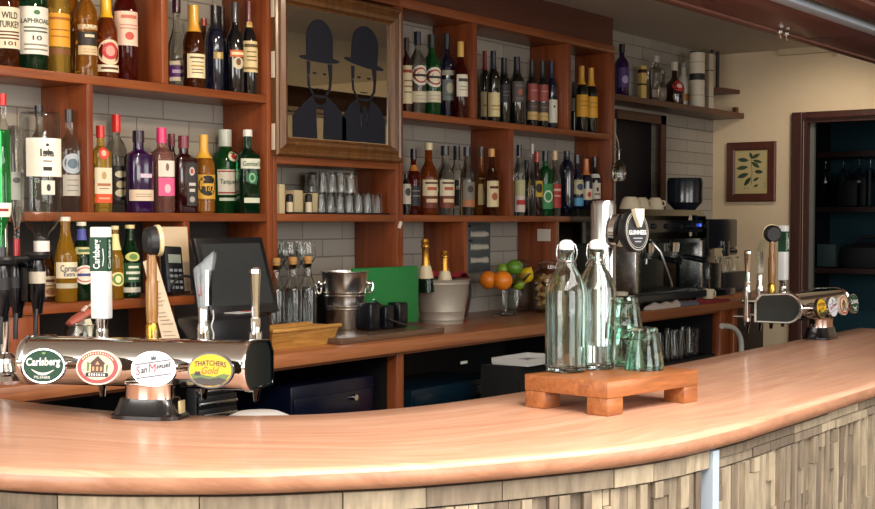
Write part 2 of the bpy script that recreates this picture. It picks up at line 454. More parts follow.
# ------------------------------------------------------------------ shelving on the back wall
def sx_(u): return at_y(u, 200, YF).x
def unit(name, label, x0, x1, shelves, ups, extra=None, ends=(True, True), fascia=True, zbot=ZC):
    t = thing(name, label, 'shelving', ((x0 + x1) / 2, YF, ZC)); ox, oy, oz = t.location
    for (a, b, z, *yq) in shelves:
        m = MB(); m.bx(a - ox, b - ox, yq[0] - oy if yq else 0, YW - oy - .002, z - ST - oz, z - oz, .002); m.build('shelf', SHELF_X, t)
    for (a, b, z0, z1) in ups:
        m = MB(); m.bx(a - ox, b - ox, 0.0, YW - oy - .002, z0 - oz, z1 - oz, .002); m.build('upright', SHELF_Z, t)
    if fascia:
        m = MB(); m.bx(x0 - ox, x1 - ox, 0, YW - oy - .002, 2.325 - oz, 2.36 - oz, .002); m.build('top_board', SHELF_X, t)
        m = MB(); m.bx(x0 - ox, x1 - ox, .012, .035, 2.36 - oz, ZCEIL - oz - .002); m.build('fascia', FASCIAW, t)  # darker than the shelf wood; shade below the ceiling is put into its colour
    if extra: extra(t, ox, oy, oz)
    return t
def U(u, w=.024): return (sx_(u) - w / 2, sx_(u) + w / 2)
xl, xm0, xm1, xr_ = 1.92, 3.48, 4.21, sx_(614)
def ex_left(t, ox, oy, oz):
    m = MB(); m.bx(at_y(8, 340, 3.07).x - ox, at_y(40, 340, 3.07).x - ox, -.08, -.06, .002, Z3 - ST - oz, .002); m.build('front_panel', SHELF_Z, t)
    m = MB(); m.bx(xl - ox, xm0 - .03 - ox, .190, .2065, .002, Z2 - ST - oz - .002); m.build('back_panel', paint('#2b2623', .7), t)  # dark sheet added behind the shelves to carry the shade on the wall
a, b = U(91); c, d = U(166.5, .028); e, f = U(186.5, .026)
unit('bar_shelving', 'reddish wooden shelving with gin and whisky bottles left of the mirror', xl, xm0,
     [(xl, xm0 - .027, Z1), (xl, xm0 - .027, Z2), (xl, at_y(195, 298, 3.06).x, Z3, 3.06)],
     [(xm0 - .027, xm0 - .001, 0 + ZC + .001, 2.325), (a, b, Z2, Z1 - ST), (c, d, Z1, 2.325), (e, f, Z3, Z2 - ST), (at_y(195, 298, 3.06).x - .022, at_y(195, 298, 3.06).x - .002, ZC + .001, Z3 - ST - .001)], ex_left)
ZM = at_y(275, 155.5, YF).z
unit('bar_shelving', 'reddish wooden shelving unit under the framed mirror holding tumblers', xm0, xm1,
     [(xm0 + .022, xm1 - .022, ZM), (xm0 + .022, xm1 - .022, Z2)],
     [(xm0 + .001, xm0 + .022, ZC + .001, 2.325), (xm1 - .022, xm1 - .001, ZC + .001, 2.325)])
a, b = U(475, .03); c, d = U(569, .028); e, f = U(512, .028); g, h = U(466, .028); i, j = U(557.5, .028)
unit('bar_shelving', 'reddish wooden shelving with wine and rum bottles right of the mirror', xm1, xr_,
     [(xm1 + .022, xr_ - .03, Z1), (xm1 + .022, xr_ - .031, Z2)],
     [(xm1 + .001, xm1 + .022, ZC + .001, 2.325), (xr_ - .03, xr_, Z2 - ST, 2.325), (a, b, Z1, 2.325), (c, d, Z1, 2.325), (e, f, Z2, Z1 - ST), (g, h, ZC + .001, Z2 - ST), (i, j, ZC + .001, Z2 - ST)])
XP = i
# corner shelf and the small shelf above it, right of the shelving
zcs = at_x(745, 113.5, XR).z
yl, yr = 3.215, at_x(745, 113.5, XR).y
m = MB(); x0 = xr_ + .004
m.prism([(x0, yl), (XR - .25, yr + .005), (XR - .002, yr + .005), (XR - .002, YW - .002), (x0, YW - .002)], zcs - .03, zcs)
m.bx(XR - .06, XR - .03, yr + .03, yr + .055, zcs, zcs + .035)
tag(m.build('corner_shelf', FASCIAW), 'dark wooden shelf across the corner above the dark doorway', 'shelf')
p = at_x(740, 92, XR)
m = MB(); m.prism([(7.45, 3.22), (XR - .002, p.y), (XR - .002, YW - .002), (7.3, YW - .002)], p.z - .012, p.z + .012)
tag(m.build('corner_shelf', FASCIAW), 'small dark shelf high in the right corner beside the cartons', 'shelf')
for k, u in enumerate((718, 723.5)):
    q = at_y(u, 90, 3.24); m = MB(); m.cyl((0, 0, 0), (0, 0, ZCEIL - p.z - .014), .011, n=10)
    o = m.build('hanging_rod', paint('#1c1113', .4)); o.location = (q.x - .02, 3.27, p.z + .013)
    tag(o, ['dark rod hanging from the ceiling nearest the tall white carton', 'dark rod hanging from the ceiling, the right one of two'][k], 'rod')

# ------------------------------------------------------------------ back counter
m = MB(); m.bx(xl - .05, 6.70, 2.75, YW - .002, ZC - .042, ZC, .004)
tag(m.build('back_counter', COUNTER), 'long reddish brown wooden back counter under the shelves', 'counter')
t = thing('side_counter', 'short recessed counter carrying the coffee grinder by the right wall', 'counter', (7.1, 3.0, 0))
m = MB(); m.bx(6.705 - 7.1, XR - .002 - 7.1, 0, YW - 3.002, ZC - .042, ZC, .004); m.build('worktop', COUNTER, t)
m = MB(); m.bx(6.705 - 7.1, XR - .002 - 7.1, .03, .06, 0, ZC - .042); m.build('front_panel', paint('#1a100e', .5), t)
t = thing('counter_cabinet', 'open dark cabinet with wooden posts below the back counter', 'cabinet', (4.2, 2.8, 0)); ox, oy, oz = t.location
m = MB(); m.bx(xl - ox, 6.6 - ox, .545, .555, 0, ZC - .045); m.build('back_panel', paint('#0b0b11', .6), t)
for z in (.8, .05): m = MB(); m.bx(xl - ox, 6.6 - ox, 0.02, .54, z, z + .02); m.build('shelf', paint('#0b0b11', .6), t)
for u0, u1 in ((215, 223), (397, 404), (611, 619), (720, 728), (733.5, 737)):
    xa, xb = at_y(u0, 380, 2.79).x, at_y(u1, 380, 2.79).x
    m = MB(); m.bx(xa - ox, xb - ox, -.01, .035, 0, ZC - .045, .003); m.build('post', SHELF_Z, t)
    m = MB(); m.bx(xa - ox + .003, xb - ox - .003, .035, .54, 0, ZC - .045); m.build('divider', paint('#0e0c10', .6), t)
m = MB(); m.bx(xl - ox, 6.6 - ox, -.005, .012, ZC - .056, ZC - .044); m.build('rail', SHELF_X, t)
# boxes and drawers in the open cabinet
def mkbox(name, label, cat, u0, u1, v0, v1, Y, D, hexc, bev=.006, knob=None, z0=None, zref=None):
    a = at_y(u0, v1, Y); b = at_y(u1, v1, Y); top = at_y((u0 + u1) / 2, v0, Y).z
    base = .822 if z0 is None else z0
    t = thing(name, label, cat, ((a.x + b.x) / 2, Y, base)); w = b.x - a.x; h = top - base
    m = MB(); m.bx(-w / 2, w / 2, 0, D, 0, h, bev); m.build('body', paint(hexc, .3), t)
    m = MB(); m.bx(-w / 2 + .01, w / 2 - .01, -.006, 0, .012, h * .72, .003); m.build('door', paint(hexc, .25), t)
    if knob:
        q = at_y(knob[0], knob[1], Y) - t.location
        m = MB(); m.cyl((q.x, -.006, q.z), (q.x, -.02, q.z), .010); m.build('knob', CHROME, t)
    return t
mkbox('cash_box', 'navy blue metal cash box with silver knob under the back counter', 'box', 291, 374, 381, 410, 2.86, .3, '#0a1026', knob=(352, 397))
t = mkbox('storage_chest', 'dark teal drawer box under the counter behind the bar curve', 'drawer', 412, 499, 383, 404, 2.84, .3, '#0c2230')
m = MB(); m.bx(.01, .05, -.011, -.006, .14, .15); m.build('label_holder', paint('#d8d8d0', .4), t)
a = at_y(505, 360, 2.62)
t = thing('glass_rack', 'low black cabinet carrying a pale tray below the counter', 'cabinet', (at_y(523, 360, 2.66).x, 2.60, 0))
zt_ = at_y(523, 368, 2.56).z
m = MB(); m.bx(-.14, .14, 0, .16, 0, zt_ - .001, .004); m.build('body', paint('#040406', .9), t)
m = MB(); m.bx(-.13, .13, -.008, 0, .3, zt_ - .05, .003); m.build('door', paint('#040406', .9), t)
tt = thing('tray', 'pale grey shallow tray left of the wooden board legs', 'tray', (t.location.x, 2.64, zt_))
m = MB(); m.bx(-.125, .125, -.08, .08, 0, .008, .003)
for s in ((-.125, -.118, -.08, .08), (.118, .125, -.08, .08), (-.118, .118, -.08, -.073), (-.118, .118, .073, .08)): m.bx(s[0], s[1], s[2], s[3], .008, .026)
m.build('tray_body', paint('#c9c9c6', .4), tt)
m = MB(); m.lathe([(0, 0), (.045, 0), (.05, .004), (0, .004)], 18, tr(.02, 0, .008)); m.build('disc', STEEL, tt)
# drawers with bright pulls, behind the left beer font
a, b = at_y(176, 400, 2.78).x, at_y(214, 400, 2.78).x
t = thing('drawer_unit', 'black drawer unit with three pale strip handles behind the beer font', 'drawers', ((a + b) / 2, 2.70, 0)); w = b - a
m = MB(); m.bx(-w / 2, w / 2, 0, .04, 0, 1.03, .004); m.build('body', DARK, t)
for v in (392, 404, 416):
    z = at_y(200, v, 2.7).z
    m = MB(); m.bx(-w / 2, w / 2, -.012, 0, z - .052, z - .012, .003); m.build('drawer', paint('#0d0d12', .35), t)
    m = MB(); m.bx(-w / 2, w / 2, -.016, 0, z - .006, z + .004, .002); m.build('handle', STEEL, t)
# tumblers on the cabinet shelf, right
gp = None
for k, (u, Y) in enumerate(((663, 2.86), (671, 2.95), (677, 2.86), (685, 2.96), (692, 2.87), (699, 2.97))):
    p = at_y(u, 350, Y)
    if gp is None:
        m = MB(); vessel(m, [(.029, 0), (.031, .01), (.037, .135)], [(.028, .014), (.0352, .135)], 16); gp = o = m.build('pint_glass', CLEARS)
    else: o = gp.copy(); COL.objects.link(o)
    o.location = (p.x, Y, .823)
    tag(o, 'clear beer glass on the dark shelf below the coffee machine', 'glass', 'glasses on the shelf below the coffee machine')
p = at_z(255, 411, 1.04)
t = thing('waste_bin', 'white round bin lid showing above the inner bar edge', 'bin', (2.375, 2.20, 0))
zt_ = 1.042
m = MB(); m.lathe([(0, 0), (.09, 0), (.10, .06), (.105, zt_ - .07), (0, zt_ - .07)], 28); m.build('body', paint('#b8babd', .5), t)
m = MB(); m.lathe([(.108, zt_ - .07), (.108, zt_ - .05), (.09, zt_ - .02), (.05, zt_ - .003), (0, zt_)], 28); m.build('lid', paint('#e8e8e8', .35), t)
pts = [at_y(u, v, 2.62) for u, v in ((722, 326), (731, 327), (738, 333), (741, 343), (741, 360))]; pts.append(Vector((pts[-1].x, 2.62, .5))); pts.append(Vector((pts[-1].x, 2.62, .012)))
m = MB(); m.tube(spline(pts, 6), .014, 10); tag(m.build('hose', paint('#b9b6ae', .5)), 'curved pale grey hose below the right beer taps', 'hose')

# ------------------------------------------------------------------ the bar
FP = spline([(1.27, 2.74, 0), (1.29, 2.3, 0), (1.352, 1.82, 0), (1.513, 1.525, 0), (1.675, 1.36, 0), (1.80, 1.262, 0), (1.96, 1.17, 0), (2.15, 1.085, 0), (2.4, 1.04, 0), (2.9, 1.03, 0), (5.0, 1.03, 0)], 10)
BP = spline([(1.88, 2.74, 0), (1.88, 2.5, 0), (1.88, 2.40, 0), (1.893, 2.16, 0), (1.94, 1.99, 0), (2.06, 1.82, 0), (2.20, 1.728, 0), (2.40, 1.665, 0), (2.7, 1.63, 0), (3.1, 1.61, 0), (5.0, 1.61, 0)], 10)
def nrm(P, i):
    t = P[min(i + 1, len(P) - 1)] - P[max(i - 1, 0)]; t.normalize(); return Vector((t.y, -t.x, 0))
prof = [(-.006, 0), (0.001, -.001), (.006, -.004), (.009, -.010), (.011, -.020), (.010, -.029), (.006, -.036), (0.0, -.039), (-.06, -.039)]
vs = []; fs = []; uvs = []; S = 0
for i, (f, b) in enumerate(zip(FP, BP)):
    if i: S += ((f + b) / 2 - (FP[i-1] + BP[i-1]) / 2).length
    n = nrm(FP, i); nb = nrm(BP, i)
    row = [(b + nb * .05, -.039), (b - nb * .0, -.039), (b, -.003), (b + nb * .003, 0)]
    inner = f + n * -.006
    row += [(b.lerp(inner, k / 6), 0) for k in range(1, 6)]
    row += [(f + n * o, z) for o, z in prof]
    wd = 0; last = None
    for q, z in row:
        p = Vector((q.x, q.y, ZB + z))
        if last is not None: wd += (p - last).length
        last = p; vs.append(p); uvs.append((S, wd))
    if i:
        k = len(row); A = (i - 1) * k; B = i * k
        for j in range(k): fs.append((A + j, A + (j + 1) % k, B + (j + 1) % k, B + j))
k = len(row); fs.append(list(range(k))); fs.append([len(vs) - k + j for j in range(k)])
EDGEW = wood('bar_edge_wood', '#9a6a50', '#bd8a6c', 0, along=9, across=24, rough=.42, coat=.2, uv=True, bump=.02)
m = MB(); m.mat(BARWOOD); m.mat(EDGEW); m.mat(BARWOOD); m.add(vs, fs)
kk = len(row); m.mi = [1 if (max(q % kk for q in f) >= 13 and min(q % kk for q in f) >= 11 and len(f) == 4) else 0 for f in fs]
o = m.build('bar_counter', None, ang=50)
uvl = o.data.uv_layers.new(name='UVMap')
for lp in o.data.loops: uvl.data[lp.index].uv = uvs[lp.vertex_index]
tag(o, 'curved pale wooden bar top with a rounded front edge', 'bar counter')
t = thing('clad_bar_base', 'bar front clad in weathered reclaimed wood strips', 'bar front', (2.4, 1.1, 0)); O = Vector(t.location)
FPr, FL = resample(FP, 600)
def fpt(s, off, z):
    k = max(0, min(598, int(s / FL * 599))); q = FPr[k].lerp(FPr[k + 1], s / FL * 599 - k); n = nrm(FPr, k)
    return Vector((q.x, q.y, z)) + n * off - O
def plank(m, s0, s1, z0, z1, off, th=.03):
    n = max(1, int((s1 - s0) / .05)); vs = []; fs = []
    for i in range(n + 1):
        s = s0 + (s1 - s0) * i / n
        vs += [fpt(s, off, z0), fpt(s, off, z1), fpt(s, off - th, z1), fpt(s, off - th, z0)]
    for i in range(n):
        A = 4 * i; B = A + 4
        for j in range(4): fs.append((A + j, A + (j + 1) % 4, B + (j + 1) % 4, B + j))
    fs += [(0, 1, 2, 3), (4 * n, 4 * n + 3, 4 * n + 2, 4 * n + 1)]
    m.add(vs, fs)
def cladmat():
    m, nt, b = newmat('reclaimed_wood'); N = nt.nodes.new; L = nt.links.new
    ge = N('ShaderNodeNewGeometry'); rp = N('ShaderNodeValToRGB'); e = rp.color_ramp.elements
    e[0].color = lin('#6f6152'); e[1].color = lin('#b5a68c'); x = e.new(.35); x.color = lin('#8b7d6a'); x = e.new(.7); x.color = lin('#9c8e78')
    L(ge.outputs['Random Per Island'], rp.inputs[0])
    tc = N('ShaderNodeTexCoord'); mp = N('ShaderNodeMapping'); mp.inputs['Scale'].default_value = (70, 70, 14); L(tc.outputs['Object'], mp.inputs[0])
    n = N('ShaderNodeTexNoise'); n.inputs['Scale'].default_value = 1; n.inputs['Detail'].default_value = 5; L(mp.outputs[0], n.inputs[0])
    mr = N('ShaderNodeMapRange'); mr.inputs['From Min'].default_value = .3; mr.inputs['From Max'].default_value = .7; mr.inputs['To Min'].default_value = .62; mr.inputs['To Max'].default_value = 1.12
    L(n.outputs['Fac'], mr.inputs['Value'])
    mx = N('ShaderNodeMix'); mx.data_type = 'RGBA'; mx.blend_type = 'MULTIPLY'; mx.inputs[0].default_value = 1
    L(rp.outputs[0], mx.inputs[6]); L(mr.outputs[0], mx.inputs[7]); L(mx.outputs[2], b.inputs['Base Color'])
    bp = N('ShaderNodeBump'); bp.inputs['Strength'].default_value = .4; bp.inputs['Distance'].default_value = .004; L(n.outputs['Fac'], bp.inputs['Height']); L(bp.outputs[0], b.inputs['Normal'])
    b.inputs['Roughness'].default_value = .75
    return m
CLAD = cladmat()
rnd = random.Random(3)
sstrip = min(range(600), key=lambda k: (FPr[k] - Vector((2.40, 1.04, 0))).length) / 599 * FL
m = MB(); s = .05
while s < sstrip - .02:
    w = min(rnd.choice((.1, .14, .2, .23)), sstrip - .014 - s); plank(m, s, s + w - .002, 1.024, 1.056, -.004 - rnd.random() * .004); s += w
s = sstrip + .014
for z0, z1 in ((1.038, 1.056), (1.018, 1.037)):
    s = sstrip + .014
    while s < FL - .1:
        w = rnd.choice((.09, .13, .17, .22)); plank(m, s, s + w - .002, z0, z1 - .001, -.003 - rnd.random() * .009); s += w
s = .05
while s < FL - .05:
    w = rnd.uniform(.016, .03)
    if abs(s + w / 2 - sstrip) < .014 + w / 2: s = sstrip + .014; continue
    z = 1.022 if s < sstrip else 1.016
    while z > .02:
        h = rnd.choice((.03, .06, .12, .2, .3)) if z > .85 else rnd.uniform(.3, .5)
        plank(m, s, s + w - .0015, max(.0, z - h), z - .0015, -.004 - rnd.random() * .013); z -= h
    s += w
m.build('cladding', CLAD, t, smooth=False)
m = MB(); plank(m, .03, FL - .01, 0, 1.056, -.034, .02); m.build('backing', DARK, t, smooth=False)
m = MB(); plank(m, sstrip - .0125, sstrip + .0125, 0, 1.056, -.001, .03); m.build('metal_trim', ALU, t, smooth=False, label='pale metal strip')

# ------------------------------------------------------------------ canopy above the bar
t = thing('bar_canopy', 'dark wooden canopy with a grey metal strip above the bar', 'canopy', (4.6, 1.383, 2.1), None, -.0164); ox, oy, oz = t.location; XE = XR - .03
zc_ = 2.1
m = MB(); m.bx(2.2 - ox, XE - ox, .0, .21, 0, .05, .003); m.bx(2.2 - ox, XE - ox, -.19, .25, .06, .10); m.build('underside_board', CANOPYW, t)
m = MB(); m.bx(2.2 - ox, XE - ox, .215, .25, -.006, .10, .003); m.build('back_board', CANOPYW, t)
m = MB(); m.bx(2.2 - ox, XE - ox, -.045, -.002, -.005, .03, .002); m.build('metal_strip', ALU, t)
m = MB(); m.bx(2.2 - ox, XE - ox, -.19, -.085, .0, .05, .003); m.bx(2.2 - ox, XE - ox, -.19, -.17, .05, .10); m.build('front_board', CANOPYW, t)
m = MB(); m.bx(2.2 - ox, XE - ox, -.27, -.195, .01, .05, .006); m.build('moulding', paint('#c79a7c', .4), t)
m = MB(); m.bx(2.2 - ox, XE - ox, -.40, -.275, .025, .06, .006); m.build('painted_light_strip', paint('#efe6d6', .5), t)  # pale board in place of a lit panel, bright only by its colour
m = MB(); m.bx(at_z(820, 38, 2.1).x - ox - .004, at_z(820, 38, 2.1).x - ox, .0, .214, -.0015, .0); m.build('joint', paint('#2b0f16', .5), t)
for k, (u, v) in enumerate(((771, 34), (777, 36))):
    p = at_z(u, v - 2, 2.094); m = MB()
    m.cyl((0, 0, 0), (0, 0, -.006), .010, n=12); m.tube([(0, 0, -.006), (0, 0, -.016), (.006, 0, -.022), (.012, 0, -.017)], .0025, 6)
    o = m.build('cup_hook', CHROME); o.location = (p.x, min(p.y, 1.59), 2.0945); tag(o, ['small bright hook under the canopy edge, left one', 'small bright hook under the canopy edge, right one'][k], 'hook')

# ------------------------------------------------------------------ bottles
SH = {
 'std': [(.86, 0), (1, .025), (1, .60), (.95, .65), (.72, .71), (.44, .755), (.36, .79), (.36, .86), (.36, .985)],
 'wine': [(.9, 0), (1, .02), (1, .60), (.97, .645), (.86, .685), (.64, .72), (.45, .75), (.38, .79), (.36, .9), (.36, .985)],
 'burg': [(.9, 0), (1, .02), (1, .45), (.93, .53), (.68, .63), (.46, .71), (.37, .78), (.34, .985)],
 'sq': [(.92, 0), (1, .02), (1, .66), (.94, .71), (.62, .745), (.42, .765), (.40, .80), (.38, .985)],
 'beer': [(.88, 0), (1, .02), (1, .52), (.94, .58), (.68, .69), (.5, .78), (.43, .86), (.42, .985)],
 'taper': [(.78, 0), (.86, .02), (1, .60), (1, .66), (.86, .715), (.5, .755), (.4, .79), (.4, .985)],
 'waist': [(.95, 0), (1, .03), (.97, .12), (.90, .3), (.90, .42), (.98, .55), (1, .6), (.9, .67), (.6, .73), (.4, .77), (.37, .985)],
 'flask': [(.7, 0), (.9, .03), (1, .18), (1, .36), (.85, .48), (.5, .57), (.3, .63), (.27, .7), (.27, .985)],
 'long': [(.88, 0), (1, .02), (1, .42), (.92, .48), (.6, .57), (.42, .64), (.38, .985)],
 'bell': [(.9, 0), (1, .02), (1, .5), (.97, .57), (.8, .65), (.5, .715), (.42, .75), (.40, .985)],
 'jug': [(.92, 0), (1, .03), (1, .70), (.93, .76), (.7, .82), (.4, .86), (.34, .9), (.34, .985)],
}
def rad_at(prof, t):
    for (r0, z0), (r1, z1) in zip(prof, prof[1:]):
        if z0 <= t <= z1: return r0 + (r1 - r0) * ((t - z0) / (z1 - z0) if z1 > z0 else 0)
    return prof[-1][0]
def bottle_at(X, Y, z, r, h, shape, glass, cap, labs, name, label, group, sup=2.0, fb=.5, flip=False, capmetal=False, vpx=None):
    prof = SH[shape]
    ac = math.atan2(-Y, -X); f0 = -PI / 2 * (1 - fb) + ac * fb
    t = thing(name, label, 'bottle', (X, Y, z), group, f0)
    n = 24 if r > .03 else 18
    if sup != 2: n = 32
    Z = (lambda q: h * (1 - q)) if flip else (lambda q: h * q)
    pts = [(0, 0)] + [(r * a, q) for a, q in prof] + [(0, .985)]
    m = MB()
    if sup == 2: m.lathe([(a, Z(q)) for a, q in pts], n)
    else:
        k = next(i for i, (a, q) in enumerate(pts) if a < .7 * r and i > 1)
        m.lathe([(a, Z(q)) for a, q in pts[:k]] , n, sup=sup)
        m.lathe([(pts[k-1][0] * .98, Z(pts[k-1][1]))] + [(a, Z(q)) for a, q in pts[k:]], n)
    m.build('bottle_glass', GL[glass] if isinstance(glass, str) else glass, t)
    if cap:
        hx, q0 = cap[0], cap[1]; m = MB(); qs = [q0 + (1 - q0) * i / 6 for i in range(7)]
        e = r * .04 + .0008
        m.lathe([(r * rad_at(prof, q0), Z(q0))] + [(r * rad_at(prof, min(q, .98)) + e, Z(q)) for q in qs] + [(0, Z(1.0))], n)
        nm = 'foil' if q0 < .84 else 'cap'
        m.build(nm, metal('foil_' + hx[1:], hx, .35) if capmetal else paint(hx, .35, coat=.3), t)
    for L in labs:
        v0, v1, hx, rows, half = L[:5]; off = R(L[5]) if len(L) > 5 else 0.0; shp = L[6] if len(L) > 6 else 'rect'
        if vpx: zt_, zb_ = at_y(vpx, v0, Y).z - z, at_y(vpx, v1, Y).z - z
        else: zt_, zb_ = v0 * h, v1 * h
        zb_ = max(zb_, .004); lh = zt_ - zb_; zc0 = (zt_ + zb_) / 2
        def rr(zz, e):
            q = zz / h; q = 1 - q if flip else q
            return r * rad_at(prof, max(0.02, min(.98, q))) + e
        rm = rr(zc0, 0); lw = 2 * R(half) * rm
        def fn(x, y, e=.0006):
            zz = zc0 + y; a = x / rm + off; ra = rr(zz, e)
            if sup != 2: ra *= (abs(math.cos(a)) ** sup + abs(math.sin(a)) ** sup) ** (-1 / sup)
            return (ra * math.cos(a), ra * math.sin(a), zz)
        m = MB()
        if shp == 'oval':
            N_ = 28; vs = [fn(0, 0)]; 
            for ring in (.5, 1.0):
                vs += [fn(lw / 2 * ring * math.cos(2 * PI * i / N_), lh / 2 * ring * math.sin(2 * PI * i / N_)) for i in range(N_)]
            fs = [(0, 1 + i, 1 + (i + 1) % N_) for i in range(N_)] + [(1 + i, 1 + N_ + i, 1 + N_ + (i + 1) % N_, 1 + (i + 1) % N_) for i in range(N_)]
            m.add(vs, fs)
        else:
            nx, ny = 10, 4; vs = []; fs = []
            for i in range(nx + 1):
                for j in range(ny + 1): vs.append(fn(lw * (i / nx - .5), lh * (j / ny - .5)))
            for i in range(nx):
                for j in range(ny):
                    A = i * (ny + 1) + j; fs.append((A, A + ny + 1, A + ny + 2, A + 1))
            m.add(vs, fs)
        lb = m.build('label', paint(hx, .55, var=.02), t)
        if rows:
            m = MB(); oe = .0009
            for (tx, zc, hh, ww, c) in rows:
                m.mat(paint(c, .6, var=0))
                if tx == '-': m.quad(lw * ww, lh * hh, 0, lh * (zc - .5), lambda x, y: fn(x, y, .0018))
                elif tx == 'o':
                    oe += .0002; N_ = 16; vs = [fn(0, lh * (zc - .5), oe)]
                    for q in (.5, 1): vs += [fn(q * lw * ww / 2 * math.cos(2 * PI * i / N_), lh * (zc - .5) + q * lh * hh / 2 * math.sin(2 * PI * i / N_), oe) for i in range(N_)]
                    m.add(vs, [(0, 1 + i, 1 + (i + 1) % N_) for i in range(N_)] + [(1 + i, 1 + N_ + i, 1 + N_ + (i + 1) % N_, 1 + (i + 1) % N_) for i in range(N_)])
                else: m.text(tx, lw * ww, lh * hh, lambda x, y: fn(x, y + lh * (zc - .5), .0019), bold=.012)
            m.build('lettering', None, lb)
    return t
BAYS = {Z1: [(xl - .02, xl), U(166.5, .028), (xm0 - .027, xm1 + .022), U(475, .03), U(569, .028), (xr_ - .03, xr_)],
        Z2: [(xl - .02, xl), U(91), (xm0 - .027, xm1 + .022), U(512, .028), (xr_ - .03, xr_)],
        Z3: [(xl - .02, xl), U(186.5, .026)]}
def bt(u, w, vt, Y, z, shape, glass, cap, labs, name, label, group, **k):
    bays = BAYS.get(z)
    lo, hi = -9, 99
    for (x0, x1) in bays or ():
        if sx_(u) > (x0 + x1) / 2: lo = x1
        elif hi == 99: hi = x0
    for _ in range(40):
        p = at_y(u, 200, Y); r = px(p, w * 1.1) / 2
        if p.x + r > hi - .002 and Y > YF + r + .004: Y -= .005
        else: break
    if p.x - r < lo + .001:
        for _ in range(30):
            if p.x - r < lo + .001 and Y + r < YW - .006: Y += .004; p = at_y(u, 200, Y)
    r = min(r, YW - .004 - Y)
    h = at_y(u, vt, Y).z - z
    return bottle_at(p.x, Y, z + .0005, r, h, shape, glass, cap, labs, name, label, group, vpx=u, **k)
K, BR, GD, RD, GY = '#1c1a18', '#5b2a16', '#b88a2e', '#b3261e', '#8a857c'
def lines(c, *zs): return [('-', z, .035, .55, c) for z in zs]
G1 = 'bottles on the top shelf left of the mirror'
CRM = '#e8dcc0'; WHT = '#ece8df'
# --- top shelf, left
bt(8, 25, -42, 3.24, Z1, 'std', 'brown', ('#2a1a12', .9), [(9, 50, '#e9dfc4', [('WILD', .80, .16, .42, K), ('TURKEY', .58, .16, .58, K)] + lines(BR, .4, .32, .24) + [('101', .12, .1, .3, BR)], 78)], 'whiskey_bottle', 'leftmost bottle on the top shelf with a cream bourbon label', G1)
bt(34, 29, -44, 3.24, Z1, 'std', 'dkgreen', ('#20301f', .9), [(9, 56, WHT, [('LAPHROAIG', .70, .10, .68, '#2e4a34'), ('o', .88, .1, .14, '#3c7a4a')] + lines('#5a6a5c', .56, .48) + [('10', .34, .1, .2, '#2e4a34')] + lines('#8a8a7c', .2, .1), 82)], 'whisky_bottle', 'green whisky bottle with a tall white label on the top shelf', G1)
bt(59, 23, -34, 3.24, Z1, 'std', 'gold', ('#d8d2c0', .9), [(15, 48, '#e6a22c', [('-', .84, .08, .7, '#a8641a')] + lines('#a8641a', .5, .3), 80), (50, 56, '#7a4a1c', [], 80)], 'whisky_bottle', 'golden whisky bottle with an orange-yellow label on the top shelf', G1)
bt(75, 18, -26, 3.31, Z1, 'std', 'amber', ('#3a1c10', .9), [], 'brandy_bottle', 'unlabelled amber bottle half hidden behind on the top shelf', G1)
bt(88, 21, -24, 3.225, Z1, 'waist', 'amber', ('#2a1710', .9), [(26, 31, '#b79a68', [('JURA', .5, .9, .62, '#f4ead2')], 66), (33, 47, '#2c2622', [('-', .7, .2, .4, '#d8cbb0')], 66), (47, 56, '#d9c096', lines(BR, .6, .3), 66)], 'whisky_bottle', 'waisted amber whisky bottle with a dark banded label', G1)
bt(108, 21, -8, 3.225, Z1, 'bell', 'rust', ('#f0b81e', .70), [(41, 66, '#e7c9a8', [('o', .55, .7, .62, '#c0323a'), ('o', .55, .42, .36, '#e39a8c')], 66, 0, 'oval'), (66, 73, CRM, [('-', .5, .3, .7, BR)], 66)], 'rum_bottle', 'dark rum bottle with yellow neck foil and red flower label', G1)
bt(127, 22, -34, 3.225, Z1, 'std', 'redglass', ('#6a2c28', .9), [(13, 47, '#ecc9b4', [('-', .84, .1, .5, '#c8705e'), ('o', .28, .24, .28, '#c65446')] + lines('#c88a78', .6, .5), 78)], 'gin_bottle', 'bottle with a pale pink label beside the orange upright on the top shelf', G1)
bt(178, 17, -6, 3.275, Z1, 'long', 'clear', ('#3a1430', .8), [(62, 66, '#e6d8c4', [], 70), (67, 78, '#5b2a78', [('-', .5, .3, .7, '#cdb8d8')], 70), (78, 82, '#e6d8c4', [], 70)], 'vodka_bottle', 'clear long-necked bottle with a purple label band', G1)
bt(195, 20, 6, 3.2, Z1, 'bell', 'brown', ('#e0a63a', .68), [(55, 79, '#e7d9b2', [('-', .84, .07, .7, '#5a4a2a'), ('-', .5, .06, .6, GD)] + lines('#5a4a2a', .66, .35, .22), 58)], 'whisky_bottle', 'brown bottle with gold foil neck and square cream label', G1)
bt(205, 12, 19, 3.318, Z1, 'std', 'brown', ('#b33a22', .9), [(68, 82, '#c8a46a', lines(K, .6, .3), 66)], 'liqueur_bottle', 'small brown bottle with a red cap behind the gold-necked one', G1)
bt(216, 18, 6, 3.23, Z1, 'wine', 'navy', ('#1a1a24', .72), [(53, 60, '#a58a52', [('o', .5, .9, .4, '#d8c48a')], 30)], 'liqueur_bottle', 'dark navy wine-shaped bottle with a small gold crest', G1)
bt(223, 12, 7, 3.31, Z1, 'wine', 'black', ('#15151c', .72), [], 'liqueur_bottle', 'plain black bottle standing behind the navy bottle', G1)
bt(236, 16, 3, 3.19, Z1, 'bell', 'black', ('#2e2c2c', .78), [(51, 58, '#c8683a', [('-', .5, .4, .8, '#f0d8b0')], 56), (58, 70, '#cdbfa0', [('o', .6, .6, .4, '#6a4a2a')], 40, 0, 'oval')], 'cream_liqueur_bottle', 'black cream liqueur bottle with an orange banner label', G1)
